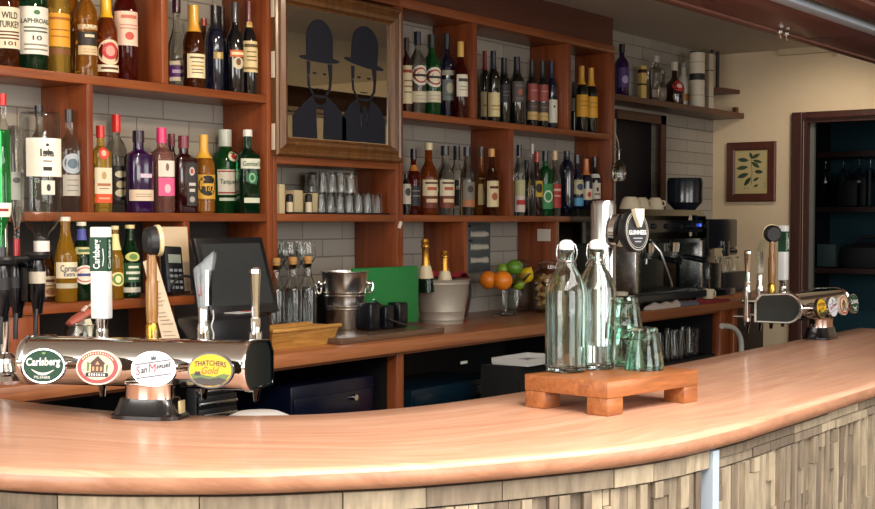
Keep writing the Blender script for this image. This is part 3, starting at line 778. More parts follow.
bt(249.5, 16, 2, 3.22, Z1, 'bell', 'black', ('#5a1418', .78), [(42, 73, '#e2cf9c', [('-', .85, .1, .8, '#5a4a2a')] + lines('#7a5a2a', .65, .5, .38) + [('-', .12, .07, .8, '#8a6a3a')], 62), (15, 28, '#d8b878', [('o', .35, .4, .5, '#c88a3a')], 50)], 'liqueur_bottle', 'dark bottle with cream label and maroon cap next to mirror upright', G1)
# --- lower shelf, left (gins)
G2 = 'gin and vodka bottles on the middle shelf left of the mirror'
bt(4, 16, 94, 3.26, Z2, 'std', 'clear', ('#d8261c', .9), [(160, 190, '#d8d8cc', lines(GY, .7, .5, .3), 70)], 'vodka_bottle', 'clear bottle with a bright red cap at the far left edge', G2)
bt(40, 18, 106, 3.28, Z2, 'std', 'grey', ('#1a1a1e', .9), [], 'vodka_bottle', 'clear bottle with black cap behind the big upturned bottle', G2)
bt(70, 18, 110, 3.23, Z2, 'std', 'grey', ('#2a2320', .88), [(154, 174, '#a9b4bd', [('o', .5, .5, .5, '#5d6f80')], 62, 0, 'oval'), (175, 196, '#b0aba0', lines('#6d6a66', .75, .5, .25), 60)], 'vodka_bottle', 'grey clear vodka bottle with a pale blue oval label', G2)
bt(101, 17, 126, 3.215, Z2, 'sq', 'gold', ('#d8322a', .86), [(168, 194, '#efe3c8', [('o', .7, .3, .3, '#c8a878'), ('-', .35, .1, .7, '#b87850')] + lines('#a8785a', .2), 50), (194, 203, '#e8562a', [('-', .5, .2, .6, '#f0b08a')], 50), (147, 160, '#d84432', [('o', .5, .5, .5, '#f0c0a8')], 30, 0, 'oval')], 'gin_bottle', 'gin bottle with red cap and cream and orange label', G2, sup=5)
bt(117, 19, 115, 3.305, Z2, 'std', 'clear', ('#e0281e', .82), [(166, 200, '#24211f', [('o', .75, .2, .5, '#e6ddc0'), ('o', .45, .22, .4, '#cfc39c'), ('o', .2, .22, .5, '#d8cfae')], 60)], 'gin_bottle', 'clear gin bottle with red cap and black and cream floral label', G2)
bt(139, 24, 131, 3.215, Z2, 'sq', 'purple', ('#281226', .86), [(190, 201, '#e2cdb4', lines(BR, .6, .4), 62), (174, 178, '#d6c2d8', [], 26, 12)], 'gin_bottle', 'deep purple gin bottle with a pale band near its base', G2, sup=3)
bt(162, 20, 128, 3.22, Z2, 'sq', 'pink', ('#ec2d77', .82), [(161, 177, '#eee3da', [('o', .6, .5, .2, '#8a6a60')], 44, 8), (178, 196, '#ef5f96', [('o', .4, .5, .36, '#f6c2d2')], 44, 8)], 'gin_bottle', 'pink gin bottle with a bright pink cap', G2, sup=4)
bt(172, 15, 134, 3.31, Z2, 'std', 'maroon', ('#6a1c2a', .84), [], 'sloe_gin_bottle', 'maroon-capped bottle half hidden behind the pink gin', G2)
bt(184, 22, 136, 3.23, Z2, 'sq', 'maroon', ('#7a2236', .84), [(163, 206, '#2a2628', [('o', .80, .2, .5, '#cfc7c0'), ('o', .80, .12, .3, '#b84a4a'), ('-', .5, .07, .6, '#cfc7c0'), ('-', .36, .07, .5, '#cfc7c0'), ('o', .15, .14, .5, '#a8a09a')], 24, 16)], 'sloe_gin_bottle', 'square almost black bottle with a grey patterned side panel', G2, sup=5)
bt(204, 20, 135, 3.22, Z2, 'std', 'amber', ('#e2ad3c', .70), [(175, 199, '#d9a73c', [('o', .55, .86, .78, '#1e1a16'), ('-', .58, .12, .5, '#d9a73c'), ('10', .4, .16, .2, '#d9a73c')], 66)], 'gin_bottle', 'gold-capped bottle with a black and gold medallion label', G2)
bt(225.5, 26, 130, 3.297, Z2, 'taper', 'green', ('#c6cfc6', .80), [(170, 195, '#e9e6da', [('-', .93, .05, .95, '#a83a30'), ('Tanqueray', .5, .24, .78, '#3a5a42'), ('-', .08, .06, .95, '#a83a30')], 56), (152, 162, '#e8e2cc', [('o', .5, .55, .5, '#a82a26')], 24, 14, 'oval'), (198, 201, '#cfe0d0', [], 50)], 'gin_bottle', 'bright green shaker-shaped gin bottle with white label', G2)
bt(248, 19.5, 130, 3.2, Z2, 'sq', 'dkgreen', ('#e8e6e0', .92), [(159, 169, '#d7dac8', [("Gordon's", .5, .5, .8, '#3a5a3a')], 56), (198, 203, '#cdd3be', [], 40), (172, 184, '#1f6a3c', [('o', .5, .8, .6, '#8fc09c'), ('o', .5, .5, .4, '#1f6a3c')], 30, 0, 'oval')], 'gin_bottle', 'dark green gin bottle with white cap next to the mirror upright', G2, sup=4)
# --- beers on the low shelf
G3 = 'beer bottles on the low shelf'
bt(47, 16, 246, 3.19, Z3, 'beer', 'brown', ('#3a3020', .93), [(276, 285, '#d0b892', [('-', .5, .3, .6, BR)], 70), (286, 296, '#c8a070', [('o', .5, .7, .5, '#8a5a30')], 70)], 'beer_bottle', 'brown beer bottle with a tan label beside the drinks optics', G3)
bt(65, 20, 217, 3.105, Z3, 'beer', 'beer', ('#d8d4c4', .95), [(262, 278, '#ded3b2', [('Corona', .62, .42, .6, '#26305a'), ('Extra', .26, .28, .38, '#26305a')], 76), (283, 288, '#b0a890', [], 76)], 'beer_bottle', 'pale lager bottle with blue lettering on a cream label', G3)
bt(81, 18, 222, 3.135, Z3, 'beer', 'dkgreen', ('#e0ddd0', .95), [(229, 240, '#4f57a8', [], 85), (247, 254, '#c8c890', [('-', .5, .4, .6, '#4a6a3a')], 70), (265, 284, '#f0e6da', [('o', .5, .8, .84, '#c9605a'), ('o', .5, .68, .72, '#f3e3d4'), ('-', .5, .14, .7, '#3a4a8a')], 66, 0, 'oval')], 'beer_bottle', 'green beer bottle with blue neck foil and round label', G3)
bt(114.5, 15, 226, 3.11, Z3, 'beer', 'beer', ('#d8cf9c', .95), [(272, 286, '#e6d48a', [('o', .5, .8, .6, '#5a8a4a'), ('o', .5, .5, .35, '#f0e0a0')], 60, 0, 'oval'), (234, 250, '#e9dd9a', [], 80)], 'cider_bottle', 'yellow cider bottle right of the white tap handle', G3)
bt(129.5, 18, 225, 3.13, Z3, 'beer', 'dkgreen', ('#d9c88c', .95), [(252, 261, '#cfcf7a', [('o', .5, .7, .5, '#5f8a3a')], 50, 0, 'oval'), (263, 282, '#2a5a34', [('-', .8, .12, .5, '#e8f0e0'), ('-', .5, .14, .7, '#e8f0e0'), ('-', .2, .12, .5, '#e8f0e0')], 62), (287, 292, '#d8d8c8', [], 66)], 'beer_bottle', 'dark green bottle with white script label left of the papers', G3)
# --- top shelf, right
G4 = 'bottles on the top shelf right of the mirror'
bt(406.5, 10.5, 38, 3.235, Z1, 'std', 'maroon', ('#201818', .84), [(66, 104, '#dccfa8', [('-', .85, .08, .7, '#a0402a')] + lines('#8a6a4a', .6, .45, .3), 84)], 'vermouth_bottle', 'bottle with cream label close against the mirror frame', G4)
bt(417.5, 16, 32, 3.23, Z1, 'std', 'clear', ('#232a3a', .84), [(66, 86, '#ece6d6', [('o', .5, .78, .76, '#a83c34'), ('o', .5, .62, .62, '#ece0c8'), ('-', .5, .12, .8, '#2a2a2a')], 66, 0, 'oval'), (92, 103, '#dcd3b6', lines(GY, .6, .3), 66)], 'vermouth_bottle', 'clear vermouth bottle with a white round label', G4)
bt(431.5, 17, 35, 3.23, Z1, 'std', 'green', ('#1f2a24', .84), [(68, 88, '#ece6d6', [('o', .5, .78, .76, '#a83c34'), ('o', .5, .62, .62, '#ece0c8'), ('-', .5, .12, .8, '#2a2a2a')], 66, 0, 'oval'), (92, 103, '#dcd3b6', lines(GY, .6, .3), 66)], 'vermouth_bottle', 'green vermouth bottle with a white round label', G4)
bt(446.5, 15, 34, 3.28, Z1, 'wine', 'navy', ('#20242c', .82), [(71, 76, '#b9b6a0', [], 60), (80, 101, '#7f8884', [('o', .6, .5, .5, '#c8c2a8')] + lines('#2a2a2a', .25), 56)], 'liqueur_bottle', 'dark bottle with grey portrait label right of the green vermouth', G4)
bt(460.5, 13, 42, 3.23, Z1, 'bell', 'redglass', ('#dcb054', .80), [(75, 97, '#e3dcc6', [('-', .75, .14, .7, '#3a3a3a')] + lines(GY, .45, .3), 60)], 'rum_bottle', 'reddish bottle with gold stopper and white label by the upright', G4)
G5 = 'wine bottles on the top shelf'
bt(484.5, 9, 51, 3.31, Z1, 'wine', 'wine', ('#8a1c24', .74), [(92, 117, '#e0cf9a', [('-', .45, .06, .6, '#a8884a')], 75)], 'wine_bottle', 'red-capped wine bottle, first after the upright', G5)
bt(493, 12, 51, 3.22, Z1, 'wine', 'wine', ('#23283a', .74), [(93, 117, '#e0cf9a', [('-', .45, .06, .6, '#a8884a')] + lines('#a8884a', .3), 75)], 'wine_bottle', 'wine bottle with black capsule and plain cream label', G5)
bt(503.5, 12, 58, 3.23, Z1, 'wine', 'wine', ('#14161e', .74), [(68, 73, '#c2a878', [], 80), (85, 103, '#26252c', lines('#77706a', .6, .4), 62)], 'wine_bottle', 'dark wine bottle with black label and small tan neck band', G5)
bt(516.5, 14, 57, 3.22, Z1, 'wine', 'wine', ('#14161e', .74), [(67, 72, '#cfc0a0', [], 80), (82, 103, '#514846', [('o', .5, .3, .28, '#a05a44')] + lines('#8a8078', .8, .2), 66)], 'wine_bottle', 'wine bottle with a wide grey-brown label and orange spot', G5)
bt(531.5, 11, 60, 3.22, Z1, 'wine', 'wine', ('#191920', .74), [(84, 101, '#9a4a44', lines('#d8a898', .6), 72), (102, 112, '#4f443c', lines('#b09a7c', .5), 72), (112, 120, '#c8a868', lines(K, .5), 72)], 'wine_bottle', 'left one of two wine bottles with red and gold labels', G5)
bt(542, 11, 61, 3.22, Z1, 'wine', 'wine', ('#191920', .74), [(85, 102, '#9a4a44', lines('#d8a898', .6), 72), (103, 113, '#4f443c', lines('#b09a7c', .5), 72), (113, 121, '#c8a868', lines(K, .5), 72)], 'wine_bottle', 'right one of two wine bottles with red and gold labels', G5)
bt(551, 11, 61, 3.23, Z1, 'wine', 'navy', ('#1c2240', .74), [(100, 123, '#d8d4c4', [('o', .7, .1, .2, '#2a2a2a')], 50)], 'wine_bottle', 'last wine bottle before the upright, white label low down', G5)
bt(573, 5, 82, 3.3, Z1, 'wine', 'wine', ('#15151c', .74), [(98, 111, '#d0ccc0', [], 80)], 'wine_bottle', 'wine bottle mostly hidden behind the upright, small white label', G5)
bt(581, 12, 66, 3.22, Z1, 'wine', 'wine', ('#e3a83c', .72), [(95, 117, '#e2a52a', lines('#9a6a1a', .7, .5), 76)], 'wine_bottle', 'left one of two yellow-necked wine bottles', G5)
bt(590.5, 12, 68, 3.215, Z1, 'wine', 'wine', ('#e3a83c', .72), [(97, 118, '#e2a52a', lines('#9a6a1a', .7, .5), 76)], 'wine_bottle', 'right one of two yellow-necked wine bottles', G5)
# --- middle shelf, right
G6 = 'spirits on the middle shelf right of the mirror'
bt(406, 9, 174, 3.23, Z2, 'jug', 'black', ('#1c1c1e', .88), [(184, 204, '#c9c4b4', [('o', .6, .4, .5, '#3a3a3a')], 70)], 'liqueur_bottle', 'short dark bottle with grey label against the mirror upright', G6)
bt(413.5, 12.5, 149, 3.235, Z2, 'bell', 'redglass', ('#17171c', .84), [(186, 206, '#23242a', lines('#9a9a98', .75, .5), 66), (165, 171, '#c9782c', [], 70)], 'rum_bottle', 'dark rum bottle with black cap and black label', G6)
bt(428.5, 16.5, 143, 3.23, Z2, 'bell', 'rust', ('#e2d2a4', .90), [(180, 196, '#e6d7b0', [('-', .8, .12, .7, BR), ('-', .45, .2, .5, '#b85a34')], 66), (196, 208, '#6a2e1c', [('-', .6, .3, .6, '#e2c4a0')], 66)], 'rum_bottle', 'amber rum bottle with a cream cap and cream label', G6)
bt(445, 17, 146, 3.23, Z2, 'bell', 'clear', ('#1c1c1e', .86), [(180, 196, '#e6dcbc', [('-', .8, .12, .7, BR), ('-', .45, .2, .5, '#b85a34')], 60), (196, 208, '#7a3a24', [('-', .6, .3, .6, '#e2c4a0')], 60)], 'rum_bottle', 'clear rum bottle with a black cap and cream label', G6)
bt(456.5, 13, 146, 3.30, Z2, 'bell', 'clear', ('#16161a', .80), [(180, 206, '#25262c', [('-', .7, .14, .6, '#d8d2c0')], 52)], 'tequila_bottle', 'clear bottle with black label behind the clear rum', G6)
bt(467, 14, 147, 3.205, Z2, 'bell', 'grey', ('#1c1c24', .86), [(182, 200, '#7c7468', [('o', .6, .4, .4, '#3a342c')], 60), (200, 207, '#a86a44', [], 60)], 'tequila_bottle', 'clear bottle with grey-brown label in the middle of the bay', G6)
bt(481, 17, 147, 3.275, Z2, 'flask', 'amber', ('#5a4a40', .86), [(178, 205, '#e4cf94', [('o', .6, .5, .3, '#6a4a34')], 46)], 'rum_bottle', 'round-shouldered bottle with stopper and yellow figure label', G6)
bt(491.5, 13, 149, 3.20, Z2, 'bell', 'brown', ('#d69a4a', .88), [(181, 207, '#e2cfa2', [('-', .75, .1, .6, BR), ('o', .4, .3, .4, '#a85a34')], 66)], 'rum_bottle', 'brown bottle with an orange-tan stopper next to the upright', G6)
bt(519, 11, 145, 3.23, Z2, 'std', 'clear', ('#1d2233', .84), [(180, 196, '#c9c89a', [], 70), (196, 212, '#e6d6ca', [('-', .6, .3, .7, '#c03a2c')], 70)], 'liqueur_bottle', 'clear bottle with dark cap at the left end of the bay', G6)
bt(526.5, 10, 160, 3.305, Z2, 'burg', 'navy', ('#2a3036', .86), [(190, 198, '#5a7a9a', [], 70)], 'liqueur_bottle', 'blue-black bottle between the clear and the slim bottle', G6)
bt(532, 7, 144, 3.22, Z2, 'long', 'grey', ('#c9c9c4', .86), [], 'liqueur_bottle', 'very slim pale bottle with a needle-like neck', G6)
bt(536.5, 11, 152, 3.24, Z2, 'bell', 'maroon', ('#b8402c', .84), [(181, 197, '#d9b030', [('o', .55, .6, .5, '#2a2418')], 70)], 'liqueur_bottle', 'dark red bottle with a yellow label', G6)
bt(545, 12, 151, 3.23, Z2, 'sq', 'green', ('#1d2430', .84), [(184, 209, '#2f8a4a', [('o', .5, .5, .6, '#d8e8d0'), ('o', .5, .36, .44, '#2f8a4a')], 66)], 'herbal_liqueur_bottle', 'green square bottle with white ring emblem', G6, sup=4)
bt(554.5, 12, 151, 3.22, Z2, 'bell', 'clear', ('#d8b48c', .86), [(184, 208, '#a83430', [('-', .75, .1, .6, '#e0b0a0'), ('-', .5, .05, .5, '#e0b0a0')], 62), (153, 159, '#c8603a', [], 80)], 'aperitif_bottle', 'bottle with a plain red label in the right bay', G6)
bt(566.5, 14, 151, 3.24, Z2, 'jug', 'navy', ('#1c2030', .86), [], 'liqueur_bottle', 'wide-shouldered dark blue bottle without label', G6)
bt(577, 12, 155, 3.225, Z2, 'bell', 'navy', ('#2c3040', .86), [(180, 194, '#c9c49c', [('o', .5, .5, .5, '#3a4a6a')], 60), (198, 206, '#5aa0cc', [], 50)], 'gin_bottle', 'dark bottle with a light blue square label', G6)
bt(586, 12, 159, 3.215, Z2, 'wine', 'navy', ('#d07a44', .72), [(189, 200, '#e4d2b8', [('o', .5, .5, .25, '#b8402c')], 72)], 'port_bottle', 'dark bottle with orange neck and cream band', G6)
bt(594.5, 11, 157, 3.24, Z2, 'std', 'black', ('#1c1c20', .84), [(174, 178, '#e8e4da', [], 80), (183, 199, '#e4d8c4', [('o', .6, .3, .2, K), ('-', .3, .08, .5, BR)], 60)], 'liqueur_bottle', 'black-capped bottle with cream label at the right end upright', G6)
# --- corner shelf
G7 = 'bottles on the corner shelf'
bt(621, 13, 44, 3.285, zcs, 'std', 'purple', ('#15151c', .84), [(68, 88, '#4a2f70', [('o', .4, .4, .5, '#b0a0c8')], 60)], 'gin_bottle', 'purple bottle at the left end of the corner shelf', G7)
bt(655, 15, 56, 3.27, zcs, 'sq', 'grey', ('#b9b6ae', .86), [(90, 98, '#c0aca0', [], 56)], 'decanter_bottle', 'clear square decanter bottle with a round stopper', G7, sup=3)
bt(661.5, 8, 70, 3.20, zcs, 'flask', 'grey', ('#8a857c', .88), [], 'liqueur_bottle', 'small clear flask between decanter and dark red bottle', G7)
bt(673.5, 19, 62, 3.26, zcs, 'flask', 'maroon', ('#cfc7b8', .80), [(81, 92, '#c43a34', [('o', .5, .4, .4, '#ecd0c0')], 44, 0, 'oval')], 'rum_bottle', 'round dark rum flask with a red label', G7)
bt(682.5, 11, 63, 3.32, zcs, 'bell', 'white', ('#a9a9a4', .9), [(94, 101, '#d98a3c', [], 60)], 'liqueur_bottle', 'white bottle with an orange band beside the tall carton', G7)
def carton(u0, u1, vt, Y, kind, hexc, name, label, band=None, rows=()):
    a = at_y(u0, 100, Y); b = at_y(u1, 100, Y); w = px(a, u1 - u0) * (1 if kind == 'tube' else .8); h = at_y((u0 + u1) / 2, vt, Y).z - zcs
    t = thing(name, label, 'carton', ((a.x + b.x) / 2, Y, zcs + .0005), None, -R(25))
    m = MB(); 
    if kind == 'tube': m.lathe([(0, 0), (w / 2, 0), (w / 2, h), (0, h)], 28)
    else: m.bx(-w / 2, w / 2, -w / 2, w / 2, 0, h, .002)
    m.build('carton', paint(hexc, .6), t)
    if kind == 'tube':
        m = MB(); m.lathe([(w / 2 + .001, h), (w / 2 + .001, h + .008), (0, h + .008)], 28); m.build('lid', paint('#3a352e', .4), t)
    for (z0, z1, c) in band or ():
        m = MB(); m.mat(paint(c, .5))
        if kind == 'tube': m.lathe([(w / 2 + .0006, h * z0), (w / 2 + .0006, h * z1)], 28)
        else: m.bx(-w / 2 - .0005, w / 2 + .0005, -w / 2 - .0006, w / 2 + .0006, h * z0, h * z1)
        m.build('band', None, t)
    return t
q = at_y(642, 90, 3.29)
carton(638, 646, 66, 3.30, 'box', '#dcb968', 'whisky_box', 'slim golden yellow box on the corner shelf', [(.80, .90, '#3a1a12'), (.45, .5, '#3a2a12')])
carton(689, 704.5, 53, 3.235, 'tube', '#ddd2bc', 'whisky_tube', 'tall white cylinder carton with a black band on the corner shelf', [(.50, .62, '#1e1c1c'), (.22, .23, '#8a8474'), (.82, .83, '#8a8474')])
carton(705.5, 713, 54, 3.265, 'box', '#cfc4ae', 'whisky_box', 'tall white square carton right of the banded cylinder', [(.25, .26, '#6a645a'), (.7, .72, '#6a645a')])

# ------------------------------------------------------------------ optic stand with upturned bottles
OY = 2.83
pz = ZC
p0 = at_y(4, 300, OY)
t = thing('optic_stand', 'chrome pole stand with black optic measures at the left edge', 'optic stand', (p0.x, OY, ZC + .0005)); ox, oy, oz = t.location
m = MB(); m.lathe([(0, 0), (.055, 0), (.058, .008), (.052, .02), (.03, .03), (.026, .05), (.034, .062), (.02, .075), (0, .075)], 28); m.build('base', CHROME, t)
m = MB(); m.cyl((0, 0, .07), (0, 0, .62), .0115); m.build('pole', CHROME, t)
optz = at_y(36, 268, OY).z
for k, (u, Y) in enumerate(((37, OY), (17, OY + .075), (2, OY - .06))):
    q = at_y(u, 260, Y) - Vector((ox, oy, oz)); zt_ = at_y(u, 250 if k == 0 else 255, Y).z - oz
    m = MB()
    m.tube([(0, 0, zt_ - .02), (q.x * .5, q.y * .5 , zt_ - .022), (q.x, q.y, zt_ - .02)], .008, 8)
    m.lathe([(.030, zt_ - .022), (.034, zt_ - .012), (.030, zt_ - .004), (.022, zt_ - .004)], 20, tr(q.x, q.y, 0))
    m.build('bracket', DARK, t)
    m = MB(); m.lathe([(0, zt_ - .165), (.012, zt_ - .163), (.014, zt_ - .14), (.019, zt_ - .125), (.021, zt_ - .05), (.018, zt_ - .03), (.012, zt_ - .005), (0, zt_ - .005)], 20, tr(q.x, q.y, 0))
    m.box((q.x + .004, q.y + .03, zt_ - .075), (.046, .03, .12), .006)
    o = m.build('optic', paint('#0c0d12', .2), t)
    m = MB(); m.lathe([(.0212, zt_ - .085), (.0212, zt_ - .055)], 20, tr(q.x, q.y, 0)); m.build('measure_label', paint('#cfc8bb' if k == 0 else '#1a1a20', .5), o)
    m = MB(); m.tube([(q.x - .02, q.y - .02, zt_ - .15), (q.x - .028, q.y - .026, zt_ - .19), (q.x - .028, q.y - .026, zt_ - .215)], .006, 8); m.build('lever', DARK, o)
def inverted(u, w, v0, v1, Y, shape, glass, cap, labs, name, label, sup=2.0):
    p = at_y(u, 200, Y); z = at_y(u, v1, Y).z; h = at_y(u, v0, Y).z - z
    return bottle_at(p.x, Y, z, px(p, w) / 2, h, shape, glass, cap, labs, name, label, 'upturned bottles on the optic stand', sup=sup, flip=True, fb=.8, vpx=u)
inverted(41, 40, 113, 252, OY, 'jug', CLEAR, ('#e6ddd6', .92), [(139, 177, '#eceadb', [('o', .82, .08, .08, K), ('-', .62, .10, .2, K), ('Isla', .62, .2, .32, '#30302c'), ('-', .2, .1, .2, K), ('-', .4, .04, .2, GY)], 62, 12), (181, 195, '#c9cbc2', [('o', .5, .5, .3, '#2a2a2a')], 20, 14)], 'vodka_bottle', 'big clear upturned bottle with a white label on the optics')
inverted(16, 15, 126, 257, OY + .075, 'std', 'grey', ('#a3222c', .86), [(172, 200, '#b9b8ae', [('o', .7, .2, .5, '#6a6a64')], 60)], 'vodka_bottle', 'slim upturned bottle with a red collar on the optics')
inverted(1, 20, 130, 257, OY - .06, 'std', 'green', ('#20242a', .92), [(203, 217, '#e8e6da', [('-', .5, .2, .5, '#8a2a26')], 70)], 'gin_bottle', 'green upturned bottle cut by the left picture edge')

# ------------------------------------------------------------------ framed mirror print
mx0, mx1 = at_y(277.5, 80, 3.12).x, at_y(403.5, 80, 3.12).x
mz0, mz1 = at_y(403, 162.5, 3.12).z, at_y(403.5, 9.5, 3.12).z
t = thing('framed_mirror', 'large wooden framed mirror printed with two men in bowler hats', 'mirror', ((mx0 + mx1) / 2, YF - .001, mz0)); Wd, Hd = mx1 - mx0, mz1 - mz0
fw_ = .064
m = MB()
def framerail(m, W_, H_, fw, prof):
    # prof: (inset, depth) steps from outer edge to inner edge, mitred
    rings = []
    for (i, d) in prof:
        rings.append([(-W_ / 2 + i, -d, i), (W_ / 2 - i, -d, i), (W_ / 2 - i, -d, H_ - i), (-W_ / 2 + i, -d, H_ - i)])
    vs = [p for r in rings for p in r]; fs = []
    for k in range(len(rings) - 1):
        for j in range(4): fs.append((4 * k + j, 4 * k + (j + 1) % 4, 4 * k + 4 + (j + 1) % 4, 4 * k + 4 + j))
    m.add(vs, fs)
framerail(m, Wd, Hd, fw_, [(0, 0), (0, .022), (.006, .028), (.014, .028), (.020, .022), (.026, .024), (.040, .032), (.052, .028), (.058, .018), (fw_, .014), (fw_, .004)])
m.build('frame', FRAMEW, t, smooth=False)
m = MB(); m.bx(-Wd / 2 + fw_ - .004, Wd / 2 - fw_ + .004, -.008, -.002, fw_ - .004, Hd - fw_ + .004); gl = m.build('mirror_pane', MIRROR, t)
iw, ih = Wd - 2 * fw_, Hd - 2 * fw_
INK = paint('#0b1020', .9)
def P(x, y): return (-iw / 2 + x * iw, -.0088, fw_ + y * ih)
def shape(m, pts, e=0.0): m.add([Vector(P(x, y)) + Vector((0, -e, 0)) for x, y in pts], [list(range(len(pts)))])
def arc(cx, cy_, rx, ry, a0, a1, n=18): return [(cx + rx * math.cos(R(a0 + (a1 - a0) * i / n)), cy_ + ry * math.sin(R(a0 + (a1 - a0) * i / n))) for i in range(n + 1)]
# plain generic stand-in print: two dark hatted figures with blank faces
for k, (cx, hb, hw, tilt, bw) in enumerate(((.31, .615, .125, 0.0, .25), (.74, .63, .135, -.10, .22))):
    m = MB()
    def rot(pts): 
        c, s = math.cos(tilt), math.sin(tilt); o = []
        for x, y in pts:
            dx, dy = (x - cx), (y - hb) * ih / iw
            o.append((cx + dx * c - dy * s, hb + (dx * s + dy * c) * iw / ih))
        return o
    shape(m, rot([(cx - hw * .98, hb + .02)] + arc(cx, hb + .16, hw, .16, 180, 0) + [(cx + hw * .98, hb + .02)]))
    shape(m, rot(arc(cx, hb + .012, hw * 1.5, .026, 0, 360, 24)[:-1]), .0002)
    m.build('hat_print', INK, gl)
    m = MB()
    ft = hb - .015; ch = ft - .27
    def stroke(pts, wd): 
        n_ = len(pts); shape(m, [(x - wd / 2, y) for x, y in pts] + [(x + wd / 2, y) for x, y in pts[::-1]])
    shape(m, [(cx - hw * .95, ft), (cx - hw * .70, ft), (cx - hw * .74, ft - .10), (cx - hw * .92, ft - .11)])
    shape(m, [(cx + hw * .95, ft), (cx + hw * .60, ft), (cx + hw * .72, ft - .12), (cx + hw * .92, ft - .11)])
    stroke([(cx - hw * .85, ft - .11), (cx - hw * .80, ft - .19), (cx - hw * .5, ch + .02)], .020)
    stroke([(cx + hw * .82, ft - .11), (cx + hw * .76, ft - .19), (cx + hw * .45, ch + .02)], .024)
    shape(m, arc(cx - hw * .02, ch + .018, hw * .52, .022, 180, 360, 10))
    for s_ in (-.38, .36): shape(m, arc(cx + hw * s_, ft - .085, hw * .14, .009, 0, 360, 12)[:-1])
    shape(m, arc(cx, ft - .20, hw * .3, .010, 180, 360, 10))
    m.build('face_print', INK, gl)
    m = MB()
    xa, xb = max(.012, cx - bw), min(.988, cx + bw)
    shape(m, [(xa, .008), (xa, ch - .16), (cx - hw * 1.15, ch - .05), (cx - hw * .5, ch + .015), (cx - hw * .28, ch - .08), (cx - .025, .008)])
    shape(m, [(cx + .03, .008), (cx + hw * .3, ch - .08), (cx + hw * .5, ch + .015), (cx + hw * 1.15, ch - .04), (xb, ch - .15), (xb, .008)])
    if k == 0: shape(m, [(cx - .07, ch - .035), (cx, ch - .06), (cx + .07, ch - .035), (cx + .07, ch - .10), (cx, ch - .078), (cx - .07, ch - .10)], .0002)
    else: shape(m, [(cx - .02, ch - .05), (cx + .025, ch - .05), (cx + .04, .01), (cx - .03, .01)], .0002)
    m.build('coat_print', INK, gl)
for z in (Hd * .03, Hd * .45, Hd * .80):
    m = MB(); m.bx(-Wd / 2 - .0035, -Wd / 2 - .0005, -.018, -.002, z, z + .09, .001); m.build('hinge', paint('#d8cdb8', .4), t)

# ------------------------------------------------------------------ beer fonts
GREEN, LWHITE = paint('#0a4029', .55), paint('#eceeee', .35, coat=.3)
def handle_block(par, x, y, z, h=.20):
    m = MB(); m.lathe([(0, 0), (.017, 0), (.017, .01), (.011, .016), (.012, .035), (.015, .052), (0, .052)], 20, tr(x, y, z)); f = m.build('ferrule', CHROME, par)
    m = MB(); m.box((x, y, z + .052 + h / 2), (.040, .026, h), .003); b = m.build('tap_handle', LWHITE, par)
    z0, z1 = z + .052 + h * .52, z + .052 + h * .89
    m = MB(); m.bx(x - .0204, x + .0204, y - .0134, y + .0134, z0, z1); m.build('green_band', GREEN, b)
    m = MB().mat(LWHITE)
    zm = (z0 + z1) / 2
    m.text('Carlsberg', (z1 - z0) * .86, .021, lambda a, c: (x - c * 1 - .002, y - .0137, zm + a), bold=.02)
    m.tube([(x + .0105, y - .0137, zm - .026), (x + .013, y - .0137, zm - .008), (x + .011, y - .0137, zm + .012)], .0012, 5)
    m.text('Carlsberg', (z1 - z0) * .86, .016, lambda a, c: (x + .0207, y - c, zm + a), bold=.02)
    m.build('lettering', None, b)
def handle_badge(par, x, y, z):
    m = MB(); m.lathe([(0, 0), (.014, 0), (.014, .03), (.011, .036), (0, .036)], 20, tr(x, y, z)); m.build('ferrule', BRASS, par)
    m = MB(); m.lathe([(0, .036), (.012, .036), (.0135, .06), (.0135, .125), (.011, .130), (.011, .165), (.009, .19), (0, .19)], 20, tr(x, y, z)); b = m.build('tap_handle', BRONZEW, par)
    ax = Vector((.72, .62, .06)).normalized()
    c = Vector((x + .002, y, z + .213))
    m = MB(); m.lathe([(0, -.016), (.024, -.016), (.031, -.008), (.031, .008), (0, .008)], 28, tr(*c) @ along(ax)); m.build('badge', DARK, b)
    m = MB(); m.lathe([(.031, .008), (.034, .009), (.034, .017), (.028, .019), (0, .017)], 28, tr(*c) @ along(ax)); m.build('badge_rim', paint('#d9c79a', .35), b)
def handle_blade(par, x, y, z):
    m = MB(); m.lathe([(0, 0), (.013, 0), (.013, .012), (.010, .018), (.011, .05), (0, .05)], 20, tr(x, y, z)); m.build('ferrule', CHROME, par)
    m = MB(); pts = [(-.009, .05), (.012, .05), (.017, .09), (.029, .172), (-.019, .132), (-.014, .09)]
    vs = [(x + a, y - .008, z + b) for a, b in pts] + [(x + a, y + .008, z + b) for a, b in pts]; n = 6
    m.add(vs, [list(range(n)), list(range(n, 2 * n))] + [(i, (i + 1) % n, n + (i + 1) % n, n + i) for i in range(n)])
    b = m.build('tap_handle', CLEAR, par, smooth=False)
    m = MB(); m.bx(x + .010, x + .016, y - .009, y + .009, z + .055, z + .13); m.build('chrome_spine', CHROME, b)
    m = MB().mat(paint('#b3202a', .4)); m.text('San', .022, .010, lambda a, c: (x - .003 - c * .8, y - .0088, z + .085 + a)); m.mat(DARK); m.text('Miguel', .034, .009, lambda a, c: (x - .001 - c * .8, y - .0088, z + .12 + a)); m.build('lettering', None, b)
